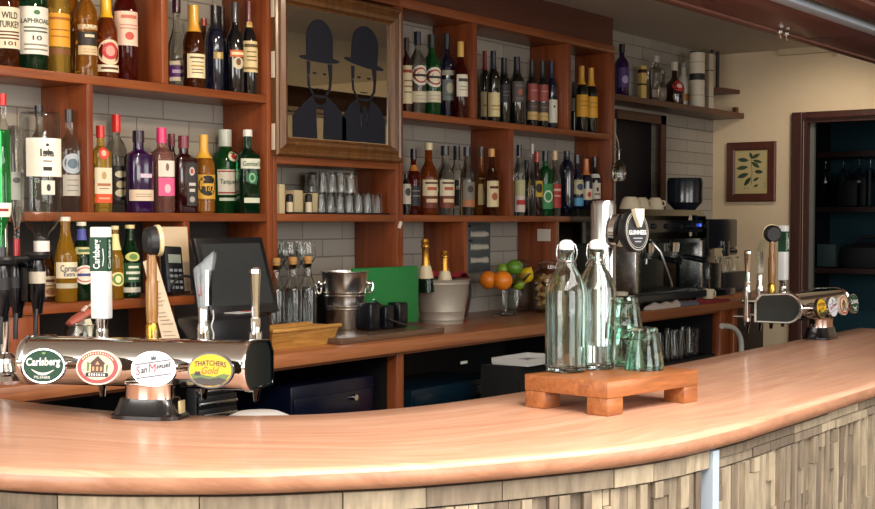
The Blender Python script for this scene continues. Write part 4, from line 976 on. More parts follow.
def handle_rod(par, x, y, z):
    m = MB(); m.lathe([(0, 0), (.012, 0), (.012, .012), (.009, .018), (.011, .035), (.011, .05), (0, .05)], 20, tr(x, y, z)); m.build('ferrule', CHROME, par)
    m = MB(); m.lathe([(0, .05), (.008, .05), (.0085, .08), (.0125, .145), (.012, .153), (.007, .157), (0, .158)], 10, tr(x, y, z)); m.build('tap_handle', CHROME, par, smooth=False)
LW, LH = .094, .069
def lens(par, x, y, z, kind):
    """oval badge facing local -Y, leaning back a little"""
    tl = Matrix.Translation((x, y, z)) @ Matrix.Rotation(R(-8), 4, 'X')
    m = MB(); m.cyl((x, y + .002, z), (x, y + .05, z), .012); m.build('badge_stem', CHROME, par)
    def el(m, rx, ry, d0, d1, n=40):
        vs = []
        for i in range(n):
            a = 2 * PI * i / n; vs += [tl @ Vector((rx * math.cos(a), d0, ry * math.sin(a))), tl @ Vector((rx * math.cos(a), d1, ry * math.sin(a)))]
        m.add(vs, [[2 * i for i in range(n)], [2 * i + 1 for i in range(n)]] + [(2 * i, 2 * ((i + 1) % n), 2 * ((i + 1) % n) + 1, 2 * i + 1) for i in range(n)])
    def q(a, c, e=.0070): return tl @ Vector((a, -e, c))
    def poly(m, pts, e=.0074): m.add([q(a * LW, c * LH, e) for a, c in pts], [list(range(len(pts)))])
    m = MB()
    rim = {'carl': ('#c9d2cf', CHROME), 'red': ('#e6d9c4', None), 'san': ('#c9ced6', CHROME), 'that': ('#2a2418', None)}[kind]
    m.mat(rim[1] or paint(rim[0], .35, coat=.4)); el(m, LW / 2, LH / 2, .004, -.006); b = m.build('badge', None, par)
    m = MB()
    if kind == 'carl':
        m.mat(GREEN); el(m, LW * .47, LH * .465, -.005, -.0068)
        m.mat(LWHITE); m.text('Carlsberg', LW * .80, LH * .30, lambda a, c: q(a, c + LH * .09 + a * .04, .0074), bold=.03)
        pts = [(-.27 + .54 * i / 10, -.10 - .10 * math.sin(PI * i / 10)) for i in range(11)]; low = [(a, c - .075 * math.sin(PI * (i + .5) / 11)) for i, (a, c) in enumerate(pts)]
        poly(m, pts + low[::-1])
        m.text('PILSNER', LW * .38, LH * .075, lambda a, c: q(a, c - LH * .33, .0074)); m.text('DANISH', LW * .22, LH * .05, lambda a, c: q(a, c - LH * .245, .0074))
        m.mat(paint('#7fae5a', .4)); poly(m, [(-.03, .34), (.03, .34), (.045, .40), (.015, .375), (0, .41), (-.015, .375), (-.045, .40)])
    elif kind == 'red':
        m.mat(paint('#a3312c', .35)); el(m, LW * .465, LH * .46, -.005, -.0068)
        m.mat(paint('#e6d6b4', .4)); el(m, LW * .37, LH * .36, -.0068, -.0072)
        for i in range(15):
            a = R(35 + 110 * i / 14); ca, sa = math.cos(a), math.sin(a)
            m.add([q(LW * .418 * ca + dx, LH * .41 * sa + dz, .0076) for dx, dz in ((-.0012, -.0018), (.0012, -.0018), (.0012, .0018), (-.0012, .0018))], [(0, 1, 2, 3)])
        m.mat(paint('#4a2a22', .45)); poly(m, [(-.15, -.14), (.15, -.14), (.15, .10), (.19, .10), (0, .33), (-.19, .10), (-.15, .10)], .0078)
        m.mat(paint('#c99a6a', .45))
        for a in (-.09, .0, .09): poly(m, [(a - .025, -.10), (a + .025, -.10), (a + .025, .02), (a - .025, .02)], .0082); 
        poly(m, [(-.05, .08), (.05, .08), (0, .18)], .0082)
        m.mat(paint('#6b7a4a', .5)); poly(m, [(-.24, -.12), (-.19, -.12), (-.18, .12), (-.24, .16)], .0080); poly(m, [(.2, -.12), (.23, -.12), (.25, .10), (.2, .06)], .0080)
        m.mat(DARK); poly(m, [(-.24, -.27), (.24, -.27), (.27, -.21), (.24, -.15), (-.24, -.15), (-.27, -.21)], .0084)
        m.mat(LWHITE)
        for i in range(7): a = -.17 + .34 * i / 6; poly(m, [(a - .015, -.245), (a + .015, -.245), (a + .015, -.175), (a - .015, -.175)], .0088)
    elif kind == 'san':
        m.mat(paint('#d9dde8', .5)); el(m, LW * .475, LH * .47, -.005, -.0068)
        sl = .22
        m.mat(paint('#b3202a', .35)); m.text('S', LW * .085, LH * .25, lambda a, c: q(a - LW * .335, c - LH * .06, .0074)); m.text('M', LW * .15, LH * .25, lambda a, c: q(a - LW * .02, c + LH * .02, .0074))
        m.mat(DARK); m.text('an', LW * .13, LH * .13, lambda a, c: q(a - LW * .20, c - LH * .06 + a * sl, .0074), bold=.02); m.text('iguel', LW * .30, LH * .20, lambda a, c: q(a + LW * .23, c + LH * .08 + a * sl, .0074), bold=.02)
        for o_ in (.17, -.23): poly(m, [(-.42, o_ - .08), (.42, o_ + .10), (.42, o_ + .122), (-.42, o_ - .058)])
        m.mat(paint('#3a4a52', .4)); poly(m, [(-.05, .24), (.05, .26), (.06, .35), (.02, .33), (0, .38), (-.02, .33), (-.06, .35)])
    else:
        m.mat(paint('#e6b71c', .5)); el(m, LW * .465, LH * .455, -.005, -.0068)
        m.mat(paint('#2a2418', .4)); m.text('THATCHERS', LW * .70, LH * .15, lambda a, c: q(a, c + LH * .21 - a * a * 3, .0074), bold=.02)
        m.mat(paint('#8a5a12', .4)); m.text('Gold', LW * .36, LH * .2, lambda a, c: q(a, c + LH * .0, .0074), shear=.25, bold=.01)
        m.mat(paint('#57702a', .4)); poly(m, [(-.43, -.12), (-.3, -.07), (-.1, -.14), (.1, -.17), (.3, -.08), (.43, -.11), (.36, -.27), (-.36, -.27)])
        m.mat(paint('#2e2314', .4)); poly(m, [(-.38, -.25), (-.2, -.2), (0, -.24), (.2, -.19), (.38, -.25), (.27, -.37), (.1, -.43), (-.1, -.43), (-.27, -.37)], .0078)
        for a in (-.3, -.24): poly(m, [(a - .04, -.15), (a + .04, -.15), (a + .03, -.04), (a - .02, -.03)], .0078)
    m.build('badge_print', None, b)
def beer_font(loc, rz, order, label, bxo=0.0, byo=.055, lo=0.0, ho=0.0, sp=.112):
    """local frame: X along the body, -Y towards the customers"""
    t = thing('beer_font', label, 'beer font', loc, None, rz)
    m = MB(); m.lathe([(0, 0), (.075, 0), (.075, .007), (.068, .012), (.056, .040), (0, .040)], 36, sup=4, sy=.62); m.build('base', paint('#101014', .2, coat=.5), t)
    m = MB(); m.bx(.066, .071, -.012, .012, .010, .036, .001); m.build('base_clip', paint('#cdbd8c', .4), t)
    m = MB(); m.lathe([(.051, .040), (.051, .064), (.053, .068), (0, .068)], 40, sy=.75); m.build('pedestal', metal('copper_chrome', '#efdcd0', .10) if 'copper_chrome' not in bpy.data.materials else bpy.data.materials['copper_chrome'], t)
    X0 = t; off = Vector((bxo, byo, -.009))
    # body: D-shaped section, rounded at the customers' side
    zb, zt2, yf, yb_ = .066, .164, -.035, .125
    sec = [(yb_, zb), (yf + .049, zb)] + [(yf + .049 - .049 * math.sin(PI * i / 14), (zb + zt2) / 2 - .049 * math.cos(PI * i / 14)) for i in range(1, 14)] + [(yf + .049, zt2), (yb_ - .02, zt2 - .006), (yb_, zt2 - .03)]
    Lb = .236
    def sect(x, k=1.0):
        zc, yc = (zb + zt2) / 2, .045
        return [(x, yc + (y - yc) * k, zc + (z - zc) * k) for y, z in sec]
    m = MB(); n = len(sec); vs = sect(-Lb) + sect(Lb); m.add(vs, [(i, (i + 1) % n, n + (i + 1) % n, n + i) for i in range(n)]); m.build('body', CHROME, t)
    for s in (-1, 1):
        m = MB(); xs = [(Lb - .002, 1.0), (Lb, 1.05), (Lb + .008, 1.06), (Lb + .013, 1.02), (Lb + .013, .93)]
        vs = [p for x, k in xs for p in sect(s * x, k)]; m.add(vs, [(j * n + i, j * n + (i + 1) % n, (j + 1) * n + (i + 1) % n, (j + 1) * n + i) for j in range(len(xs) - 1) for i in range(n)]); e = m.build('end_rim', CHROME, t)
        m = MB(); m.add(sect(s * (Lb + .010), .94) + sect(s * (Lb - .002), .94), [list(range(n)), list(range(n, 2 * n))] + [(i, (i + 1) % n, n + (i + 1) % n, n + i) for i in range(n)]); m.build('end_panel', paint('#131a1a', .12, coat=.6), e, smooth=False)
    for i, k in enumerate(order):
        x = sp * (i - 1.5) + ho
        lens(t, sp * (i - 1.5) + lo, yf - .035, .113, {'block': 'carl', 'badge': 'red', 'blade': 'san', 'rod': 'that'}[k])
        m = MB(); m.cyl((x, .12, .13), (x, .20, .13), .011); m.cyl((x, .186, .150), (x, .186, .06), .013, .012); m.lathe([(0, .02), (.006, .02), (.007, .03), (.012, .055), (.012, .072), (0, .072)], 16, tr(x, .186, .0)); m.cyl((x, .186, .148), (x, .186, .168), .014); m.cyl((x, .195, .075), (x, .235, .075), .0055); m.build('tap', CHROME, t)
        {'block': handle_block, 'badge': handle_badge, 'blade': handle_blade, 'rod': handle_rod}[k](t, x, .186, {'block': .138, 'badge': .147, 'blade': .168, 'rod': .148}[k])
    for ch in t.children:
        if ch.name.split('.')[0] not in ('base', 'base_clip', 'pedestal'): ch.location = off
    return t
beer_font((1.871, 2.027, ZB + .0005), math.atan2(-.930, .368), ['block', 'badge', 'blade', 'rod'], 'near chrome beer font with four oval badges at left on the bar curve', -.037, .012, .016, .008, .119)
beer_font((4.465, 1.566, ZB + .0005), 0, ['rod', 'blade', 'badge', 'block'], 'far chrome beer font at the right end of the bar', .115, .055)

# stout tap on the inner edge of the bar
t = thing('stout_tap', 'chrome column beer tap with a round black stout badge', 'beer tap', (at_y(603, 300, 1.575).x, 1.575, ZB + .0005), None, 0)
hz = at_y(603, 201, 1.575).z - ZB
m = MB(); m.lathe([(0, 0), (.036, 0), (.036, .008), (.032, .012), (.031, hz - .01), (.027, hz), (0, hz)], 32); m.build('column', metal('satin_chrome', '#c2c4c6', .16), t)
bz = at_y(630, 231, 1.53).z - ZB
dirn = Vector((.93, -.36, -.05)).normalized()
c0 = Vector((.0, 0, bz + .004)); c1 = Vector((-.004, -.066, bz))
m = MB(); m.cyl(c0, c1, .016); m.cyl(c0 + (c1 - c0) * .55, c0 + (c1 - c0) * .78, .040, n=28); m.build('arm', CHROME, t)
fn_ = Vector((-.34, -.93, .10)).normalized(); rt_ = Vector((-fn_.y, fn_.x, 0)).normalized(); up_ = fn_.cross(rt_) * -1
if up_.z < 0: up_ = -up_
ctr = c1 + Vector((-.004, -.026, 0))
Mx = Matrix((rt_, up_, fn_)).transposed().to_4x4(); Mx.translation = ctr
m = MB(); m.lathe([(0, -.03), (.036, -.03), (.044, -.02), (.046, .0), (.044, .004), (0, .004)], 40, Mx, sx=.86, sy=1.12); bd = m.build('badge', paint('#101014', .5), t)
m = MB(); m.mat(paint('#d9d5c8', .35)); m.lathe([(.0415, .0042), (.0415, .0055), (.0405, .0055)], 40, Mx, sx=.86, sy=1.12); m.lathe([(.0368, .0045), (.0368, .0056), (.0362, .0056)], 40, Mx, sx=.86, sy=1.12)
m.mat(LWHITE); m.text('GUINNESS', .056, .011, lambda a, c: Mx @ Vector((a, c - .004, .0062)), bold=.02)
m.mat(paint('#9a9aa0', .4)); m.quad(.03, .003, 0, -.018, lambda a, c: Mx @ Vector((a, c, .0060))); m.quad(.02, .003, 0, -.026, lambda a, c: Mx @ Vector((a, c, .0060)))
m.build('badge_print', None, bd)
m = MB(); pts = [(-.016, .052), (.016, .052), (.013, .03), (.003, .008), (-.001, .008), (-.010, .03)]
vs = [Mx @ Vector((a, b, .006)) for a, b in pts] + [Mx @ Vector((a, b, .018)) for a, b in pts]
m.add(vs, [list(range(6)), list(range(6, 12))] + [(i, (i + 1) % 6, 6 + (i + 1) % 6, 6 + i) for i in range(6)]); m.build('tap_handle', paint('#e0d6bc', .35, coat=.3), t, smooth=False)

# ------------------------------------------------------------------ serving board, swing-top bottles, tumblers
bn, bl, brr = Vector((2.404, 1.278)), Vector((2.438, 1.494)), Vector((2.73, 1.229))
ex = (brr - bn).normalized(); ang = math.atan2(ex.y, ex.x); bc = (bl + brr) / 2; BW, BD = .330, .2185
t = thing('serving_board', 'thick wooden serving board on four short legs', 'board', (bc.x, bc.y, ZB + .0005), None, ang)
m = MB(); m.box((0, 0, .0525), (BW, BD, .034), .002); m.build('board', BOARD, t)
for sx in (-1, 1):
    for sy in (-1, 1): m = MB(); m.box((sx * (BW / 2 - .0275), sy * (BD / 2 - .0275), .0178), (.053, .053, .0356), .002); m.build('leg', BOARD, t)
ZT = ZB + .0705
AQUAS = glass_solid('aqua_bottle_glass', '#eef9f5', 1.45, 0.0)
MINTS = glass_solid('mint_tumbler_glass', '#d3f1e4', 1.45, 0.0)
def swing_bottle(X, Y, label, wl):
    t = thing('swing_top_bottle', label, 'bottle', (X, Y, ZT), None, R(-142))
    r, h = .0450, .262
    pr = [(.039, 0), (.044, .003), (r, .010), (r, .160), (.0442, .174), (.040, .190), (.032, .206), (.0235, .219), (.0175, .230), (.0155, .238), (.0155, .250), (.018, .254), (.018, .262)]
    inn = [(a - .003, max(z, .008)) for a, z in pr[3:]]
    m = MB(); m.lathe([(0, .004), (.034, .002)] + pr + [(.0150, .262)] + inn[::-1][1:] + [(r - .003, .012), (.03, .008), (0, .008)], 40); m.build('bottle_glass', AQUAS, t)
    if wl:
        m = MB(); m.lathe([(0, .0085), (.030, .0085), (r - .0034, .0125), (r - .0034, wl), (0, wl)], 32); m.build('water', WATER, t)
    m = MB(); m.lathe([(0, .256), (.0135, .256), (.0140, .262), (.0165, .263), (.0165, .272), (.014, .279), (.008, .283), (0, .284)], 24); m.build('stopper', paint('#e9ecec', .3, coat=.4), t)
    m = MB()
    m.tube([(.0175 * math.cos(2 * PI * i / 20), .0175 * math.sin(2 * PI * i / 20), .238) for i in range(20)], .0013, 6, True)
    for s in (-1, 1):
        m.tube(spline([(0, s * .0175, .238), (.004, s * .021, .246), (.004, s * .022, .258), (0, s * .019, .272), (0, s * .015, .274)], 5), .0013, 6)
        m.tube(spline([(0, s * .0175, .238), (-.006, s * .022, .226), (-.016, s * .012, .228), (-.018, 0, .229)], 5), .0013, 6)
    m.build('wire_bail', STEEL, t)
    return t
swing_bottle(2.531, 1.447, 'left clear swing-top bottle, empty, on the wooden board', 0.0)
swing_bottle(2.622, 1.424, 'right clear swing-top bottle with water in the bottom third', .052)
def tumbler(X, Y, z, label):
    t = thing('tumbler', label, 'glass', (X, Y, z), 'upturned green tinted tumblers on the board')
    H = .091; N_ = 36; vs = []; fs = []
    prof = [(.0425, 0, 0), (.0432, .006, 0), (.0415, .022, 0), (.0400, .030, .3), (.0375, .045, 1), (.0335, .066, 1), (.0300, .082, 1), (.0285, H, .5), (.0240, H + .001, 0)]
    for r, zz, f in prof:
        for i in range(N_):
            a = 2 * PI * i / N_; k = r * (1 - .045 * f * (0.5 + .5 * math.cos(9 * a))); vs.append((k * math.cos(a), k * math.sin(a), zz))
    for r, zz, f in [(.0215, H - .006, 0), (.0275, .078, .4), (.0312, .064, .6), (.0348, .045, .6), (.0378, .028, .2), (.0395, .012, 0), (.0405, .001, 0)]:
        prof.append((r, zz, f))
        for i in range(N_):
            a = 2 * PI * i / N_; k = r * (1 - .045 * f * (0.5 + .5 * math.cos(9 * a))); vs.append((k * math.cos(a), k * math.sin(a), zz))
    nr = len(prof)
    for j in range(nr - 1):
        for i in range(N_): fs.append((j * N_ + i, j * N_ + (i + 1) % N_, (j + 1) * N_ + (i + 1) % N_, (j + 1) * N_ + i))
    cap0, cap1 = 8, 9
    fs = [f for k, f in enumerate(fs) if k // N_ != 8]
    fs.append([8 * N_ + i for i in range(N_)]); fs.append([9 * N_ + i for i in range(N_)])
    for i in range(N_): fs.append(((nr - 1) * N_ + i, (nr - 1) * N_ + (i + 1) % N_, (i + 1) % N_, i))
    m = MB(); m.add(vs, fs); m.build('tumbler_glass', MINTS, t)
tumbler(2.664, 1.327, ZT, 'green tinted tumbler standing alone in front of the stacked pair')
tumbler(2.721, 1.405, ZT, 'lower green tinted tumbler of the stacked pair on the board')
tumbler(2.721, 1.405, ZT + .063, 'upper green tinted tumbler of the stacked pair on the board')

# ------------------------------------------------------------------ things on the back counter
C0 = ZC + .0005
# dark slab with ice bucket, cutting board and caddy
pa, pb = at_z(341, 342, ZC), at_z(427, 331, ZC)
SLT = .021
yb0, yb1 = 2.80, 3.075; xa_, xb_ = at_y(341, 342, 2.80).x, at_y(427, 330, 2.88).x
t = thing('serving_slab', 'dark wooden slab under the ice bucket and green board', 'board', ((xa_ + xb_) / 2, (yb0 + yb1) / 2, C0))
m = MB(); m.bx(-(xb_ - xa_) / 2, (xb_ - xa_) / 2, -(yb1 - yb0) / 2, (yb1 - yb0) / 2, 0, SLT, .004); m.build('slab', wood('slab_wood', '#4a362a', '#6e5544', 0, rough=.3, coat=.4), t)
SLZ = C0 + SLT + .0005
p = at_z(345, 329, SLZ); r = .079
t = thing('ice_bucket', 'shiny ribbed chrome ice bucket with ring handle on the slab', 'bucket', (p.x, p.y, SLZ)); zt_ = at_y(345, 271, p.y).z - SLZ
m = MB(); pr = [(0, 0), (.060, 0), (.064, .006)]
for q in (.35, .40, .58, .63): pr += [(.064 + .019 * q - .001, zt_ * (q - .02)), (.066 + .019 * q, zt_ * q), (.064 + .019 * q - .001, zt_ * (q + .02))]
pr += [(.083, zt_ - .008), (.088, zt_ - .003), (.087, zt_), (.082, zt_), (.078, zt_ - .02), (.060, .008), (0, .008)]
m.lathe(pr, 40); m.build('bucket', ICE, t)
for s in (-1, 1):
    d = Vector((.80 * s, -.6 * s, 0)) ; m = MB(); cpos = d * .088 + Vector((0, 0, zt_ * .78))
    m.sphere(cpos, .011); m.tube([cpos + Vector((0, 0, -.014)) + (d * math.cos(a) * .009 + Vector((0, 0, math.sin(a) * .020))) + d * .006 for a in [2 * PI * i / 16 for i in range(16)]], .0045, 8, True)
    m.build('ring_handle', CHROME, t)
a, b = at_z(414, 324, SLZ), None
Yg = 3.04
xg0, xg1 = at_y(352, 270, Yg).x, at_y(417, 300, Yg).x; zg = at_y(385, 267, Yg).z
t = thing('cutting_board', 'bright green plastic cutting board standing upright on the slab', 'board', ((xg0 + xg1) / 2, Yg, SLZ))
w = xg1 - xg0; m = MB(); m.bx(-w / 2, w / 2, -.009, .009, 0, zg - SLZ, .006); m.build('board', paint('#1f7d3f', .35), t)
t = thing('reflection_blocks', 'low black caddy with chrome wire for dark reflections in the green board', 'blocks', (at_y(385, 310, 2.96).x, 2.945, SLZ))  # black shapes standing in for dark reflections on the green board
m = MB()
for (u0, u1, vt) in ((364, 374, 301), (379, 388, 305), (393, 402, 303)):
    x0, x1 = at_y(u0, 310, 2.945).x - t.location.x, at_y(u1, 310, 2.945).x - t.location.x; z = at_y(385, vt, 2.945).z - SLZ
    m.bx(x0, x1, -.03, .03, 0, z, .008)
m.build('reflection_block', paint('#10121a', .25), t)
m = MB(); m.tube(spline([(-.06, -.045, .04), (.0, -.05, .02), (.05, -.05, .012), (.10, -.05, .013)], 5), .003, 6); m.tube([(-.13, -.035, .11), (-.09, -.045, .085)], .003, 6); m.build('wire', STEEL, t)
# wooden bread tray
p = at_z(303, 347, ZC)
x0, x1 = at_y(272, 346, 2.86).x, at_y(332, 343, 2.86).x
t = thing('bread_tray', 'tapered light wooden tray near the counter edge beside the bucket', 'tray', ((x0 + x1) / 2, 2.908, C0))
w = (x1 - x0) / 2; h = .062; o_ = .018; d = .048
vs = [(-w, -d, 0), (w, -d, 0), (w, d, 0), (-w, d, 0), (-w - o_, -d - o_, h), (w + o_, -d - o_, h), (w + o_, d + o_, h), (-w - o_, d + o_, h)]
fs = [(0, 1, 2, 3), (0, 1, 5, 4), (1, 2, 6, 5), (2, 3, 7, 6), (3, 0, 4, 7)]
vi = [(a * .93, b * .86, c if c else .008) for a, b, c in vs]
fs2 = [tuple(8 + i for i in f) for f in fs] + [(4, 5, 13, 12), (5, 6, 14, 13), (6, 7, 15, 14), (7, 4, 12, 15)]
m = MB(); m.add(vs + vi, fs + fs2); m.build('tray_body', BASKETW, t, smooth=False)
m = MB(); m.bx(-w * .93, w * .93, -d * .86, d * .86, .008, h - .004, .006); m.build('contents', paint('#c9a86a', .7), t)
for s in (-1, 1): m = MB(); m.bx(-w - o_ - .004, w + o_ + .004, s * (d + o_) - .008, s * (d + o_) + .008, h - .006, h + .006, .003); m.build('lip', BASKETW, t)
# till screen and its stand
xs0, xs1 = at_y(213, 314, 2.95).x, at_y(281, 310, 2.95).x
zb_, zt_ = at_y(250, 314, 2.95).z, at_y(230, 237, 3.03).z
t = thing('till_screen', 'tilted black touch screen till with a grey display', 'till', ((xs0 + xs1) / 2, 2.955, C0)); w = xs1 - xs0
hh = math.hypot(zt_ - zb_, .075); tl = math.atan2(.075, zt_ - zb_); X4 = tr(0, 0, zb_ - C0) @ Matrix.Rotation(-tl, 4, 'X')
m = MB(); m.box((0, .011, hh / 2), (w, .022, hh), .006, X4); m.build('screen_case', paint('#15171c', .3, coat=.3), t)
m = MB(); m.bx(-w / 2 + .022, w / 2 - .022, -.0015, .002, .03, hh - .022, xf=X4); m.build('display', paint('#34383a', .18, coat=.5), t)
m = MB(); m.box((0, .085, .02), (.16, .09, .04), .008); m.box((0, .045, (zb_ - C0) / 2 + .04), (.07, .03, zb_ - C0 + .04), .006); m.build('stand', paint('#15171c', .35), t)
x0, x1 = at_y(176, 344, 2.9).x, at_y(249, 340, 2.9).x; zb2 = at_y(215, 314, 2.9).z
t = thing('receipt_printer', 'black receipt printer in front of the till screen', 'printer', ((x0 + x1) / 2 - .02, 2.835, C0)); w = (x1 - x0) - .04
m = MB(); m.box((0, 0, (zb2 - C0) / 2), (w, .13, zb2 - C0), .012); m.build('body', paint('#101218', .3), t)
m = MB(); m.bx(-w / 2 + .02, w / 2 - .02, -.066, -.062, .02, .04); m.build('paper_slot', paint('#05050a', .3), t)
q = C0 + zb2 - C0
t = thing('receipt', 'white till receipt with a red patch lying before the screen', 'paper', (at_y(247, 322, 2.90).x, 2.875, zb2 + .001))
m = MB(); m.box((-.06, 0, .001), (.10, .05, .002), 0, rotz(.1)); m.build('sheet', paint('#c9ced0', .5), t)
m = MB(); m.box((-.02, .004, .0026), (.045, .03, .001), 0, rotz(.1)); m.build('stamp', paint('#a83a34', .5), t)
m = MB(); m.tube(spline([at_y(u, v, 2.76) for u, v in ((213, 310), (213.5, 318), (211.5, 326), (213.5, 334), (213, 344), (214, 352))], 5), .0022, 6)
o = m.build('cable', paint('#cfd2d4', .4)); tag(o, 'thin pale cable hanging beside the till printer', 'cable')
# papers and card terminal on the low shelf
xq = at_y(174, 272, 3.19)
t = thing('card_terminal', 'black card terminal with grey display leaning on the low shelf', 'card terminal', (at_y(174.5, 300, 3.10).x, 3.10, Z3 + .0005)); TX = Matrix.Rotation(R(-9), 4, 'X') @ Matrix.Rotation(R(3), 4, 'Y')
ht = at_y(174, 248, 3.11).z - Z3
m = MB(); m.box((0, 0, ht / 2 + .006), (.074, .026, ht), .006, TX); m.build('case', paint('#1a1c20', .35), t)
m = MB(); m.bx(-.026, .026, -.0145, -.012, ht * .68, ht * .86, xf=TX); m.build('display', paint('#8b938c', .3), t)
m = MB()
for i in range(3):
    for j in range(4): m.box(((i - 1) * .019, -.0145, ht * .16 + j * ht * .12), (.013, .005, .010), .002, TX)
m.build('keypad', paint('#7d8288', .4), t)
m = MB(); m.tube(spline([(-.03, -.03, .004), (-.05, -.04, .03), (-.02, -.045, .06), (.03, -.045, .055), (.045, -.035, .02), (.04, -.03, .004)], 5), .004, 6); m.build('cord', DARK, t)
m = MB(); X4 = tr(at_y(177, 300, 3.13).x, 3.132, Z3 + .003) @ Matrix.Rotation(R(-4), 4, 'X')
m.box((0, 0, .11), (.125, .002, .205), 0, X4); o = m.build('menu_sheet', paint('#d9c3a4', .6)); tag(o, 'cream paper sheet propped behind the card terminal', 'paper')
a1, a2 = at_y(150, 250, 3.14), at_y(171, 342, 2.80)
m = MB(); ptsL = [at_y(143, 262, 3.045), at_y(155, 256, 3.045), at_y(181, 342, 2.86), at_y(163, 342, 2.86)]
m.add([p for p in ptsL] + [p + Vector((.001, .0025, 0)) for p in ptsL], [(0, 1, 2, 3), (4, 5, 6, 7), (0, 1, 5, 4), (1, 2, 6, 5), (2, 3, 7, 6), (3, 0, 4, 7)])
o = m.build('price_list', paint('#d8c6b0', .6), smooth=False); tag(o, 'long narrow printed sheet leaning from counter to the low shelf', 'paper')
m = MB(); 
e0, e1, e2, e3 = ptsL
for i in range(17):
    q = .2 + .045 * i; wv = random.uniform(.45, .8)
    if i % 5 == 4: continue
    A = e0.lerp(e3, q).lerp(e1.lerp(e2, q), .12); B = e0.lerp(e3, q).lerp(e1.lerp(e2, q), .12 + wv); dn = (e3 - e0).normalized() * .0028; nn = Vector((0, -.0012, .0005))
    m.add([A + nn, B + nn, B + dn + nn, A + dn + nn], [(0, 1, 2, 3)])
m.build('print', paint('#9a8e80', .6), o)
# jar of sachets at left
p = at_z(81, 378, ZC); Yj = 3.0
t = thing('clip_jar', 'clear glass clip jar filled with coloured sachets behind the near font', 'jar', (at_y(82, 330, Yj).x, Yj, C0))
zj = at_y(82, 322, Yj).z - C0
m = MB(); vessel(m, [(.045, 0), (.05, .008), (.05, zj * .8), (.045, zj * .92), (.045, zj)], [(.046, .006), (.0475, zj * .8), (.0425, zj * .92), (.0425, zj)], 28); m.build('jar_glass', CLEAR, t)
m = MB(); m.tube([(.0465 * math.cos(2 * PI * i / 20), .0465 * math.sin(2 * PI * i / 20), zj * .95) for i in range(20)], .002, 6, True); m.tube(spline([(.046, -.01, zj * .95), (.058, -.012, zj * 1.05), (.056, -.012, zj * .9), (.048, -.012, zj * .82)], 5), .002, 6); m.build('wire_clip', STEEL, t)
m = MB(); rr_ = random.Random(2)
for i in range(26):
    m.mat(paint(rr_.choice(['#e6e2d2', '#4a7a4a', '#d8d2b8', '#2f5a3a', '#b8a8c0', '#e0d8c0']), .5))
    a = rr_.uniform(0, 6.28); q = rr_.uniform(0, .03)
    m.box((q * math.cos(a), q * math.sin(a), rr_.uniform(.03, zj * .98)), (.03, .006, .05), .002, None) if False else m.add([tr(q * math.cos(a), q * math.sin(a), rr_.uniform(.035, zj * .97)) @ rotz(rr_.uniform(0, 3)) @ Matrix.Rotation(rr_.uniform(-.5, .5), 4, 'X') @ Vector(v) for v in ((-.013, -.002, -.025), (.013, -.002, -.025), (.013, -.002, .025), (-.013, -.002, .025), (-.013, .002, -.025), (.013, .002, -.025), (.013, .002, .025), (-.013, .002, .025))], [(0, 1, 2, 3), (4, 5, 6, 7), (0, 1, 5, 4), (1, 2, 6, 5), (2, 3, 7, 6), (3, 0, 4, 7)])
o = m.build('sachets', None, t); 
pts = [(-.07, 0, .004), (-.045, 0, .013), (-.01, 0, .017), (.03, 0, .017), (.06, 0, .010), (.078, 0, .004)]
m = MB(); m.lathe([(0, -.050), (.009, -.046), (.014, -.02), (.014, .02), (.009, .046), (0, .050)], 20, Matrix.Rotation(R(66), 4, 'Y'), sy=1.5, sx=.85)
t2 = thing('snack_packet', 'long pinkish packet lying across the top of the sachet jar', 'packet', (t.location.x - .004, Yj, C0 + zj + .016)); m.build('packet', paint('#a85a4c', .5), t2)
m = MB()
for i in range(6): m.box((.0 + .009 * i, -.010 + .004 * (i % 3), .018 + .004 * i), (.009, .010, .008), .002)
m.build('crimped_end', paint('#d9c4b8', .45), t2)
# corked glass bottles and stem glasses by the mirror upright
GC = None
for k, (u, w, vt, vb, Y) in enumerate(((276.5, 17, 258, 320, 3.10), (293, 18, 257, 319, 3.08), (308, 18, 256, 318, 3.08))):
    p = at_y(u, 300, Y); r = px(p, w) / 2; h = at_y(u, vt, Y).z - C0
    t = thing('corked_bottle', ['corked clear bottle nearest the till screen', 'middle corked clear bottle left of the ice bucket', 'corked clear bottle just left of the ice bucket'][k], 'bottle', (p.x, Y, C0))
    m = MB(); vessel(m, [(r * .9, 0), (r, .010), (r, h * .56), (r * .9, h * .64), (r * .5, h * .74), (r * .42, h * .80), (r * .42, h * .93), (r * .48, h * .94)], [(r * .9, .008), (r * .93, h * .56), (r * .82, h * .64), (r * .42, h * .74), (r * .35, h * .80), (r * .36, h * .94)], 28); m.build('bottle_glass', CLEARS, t)
    m = MB(); m.lathe([(0, h * .86), (r * .36, h * .86), (r * .5, h * .97), (r * .5, h), (0, h)], 16); m.build('cork', paint('#b98a52', .7), t)
    if k != 1: m = MB(); m.lathe([(0, .0085), (r * .85, .0085), (r * .91, .02), (r * .91, h * .16), (0, h * .16)], 24); m.build('oil', GL['gold'], t)
xk0, xk1 = at_y(272, 300, 3.24).x, at_y(332, 300, 3.24).x
t = thing('crate', 'low black crate behind the corked bottles', 'crate', ((xk0 + xk1) / 2, 3.255, C0)); hk = at_y(295, 289, 3.2).z - C0
m = MB(); m.bx(-(xk1 - xk0) / 2, (xk1 - xk0) / 2, -.07, .07, 0, hk, .005); m.build('body', paint('#111218', .35), t)
gw = None
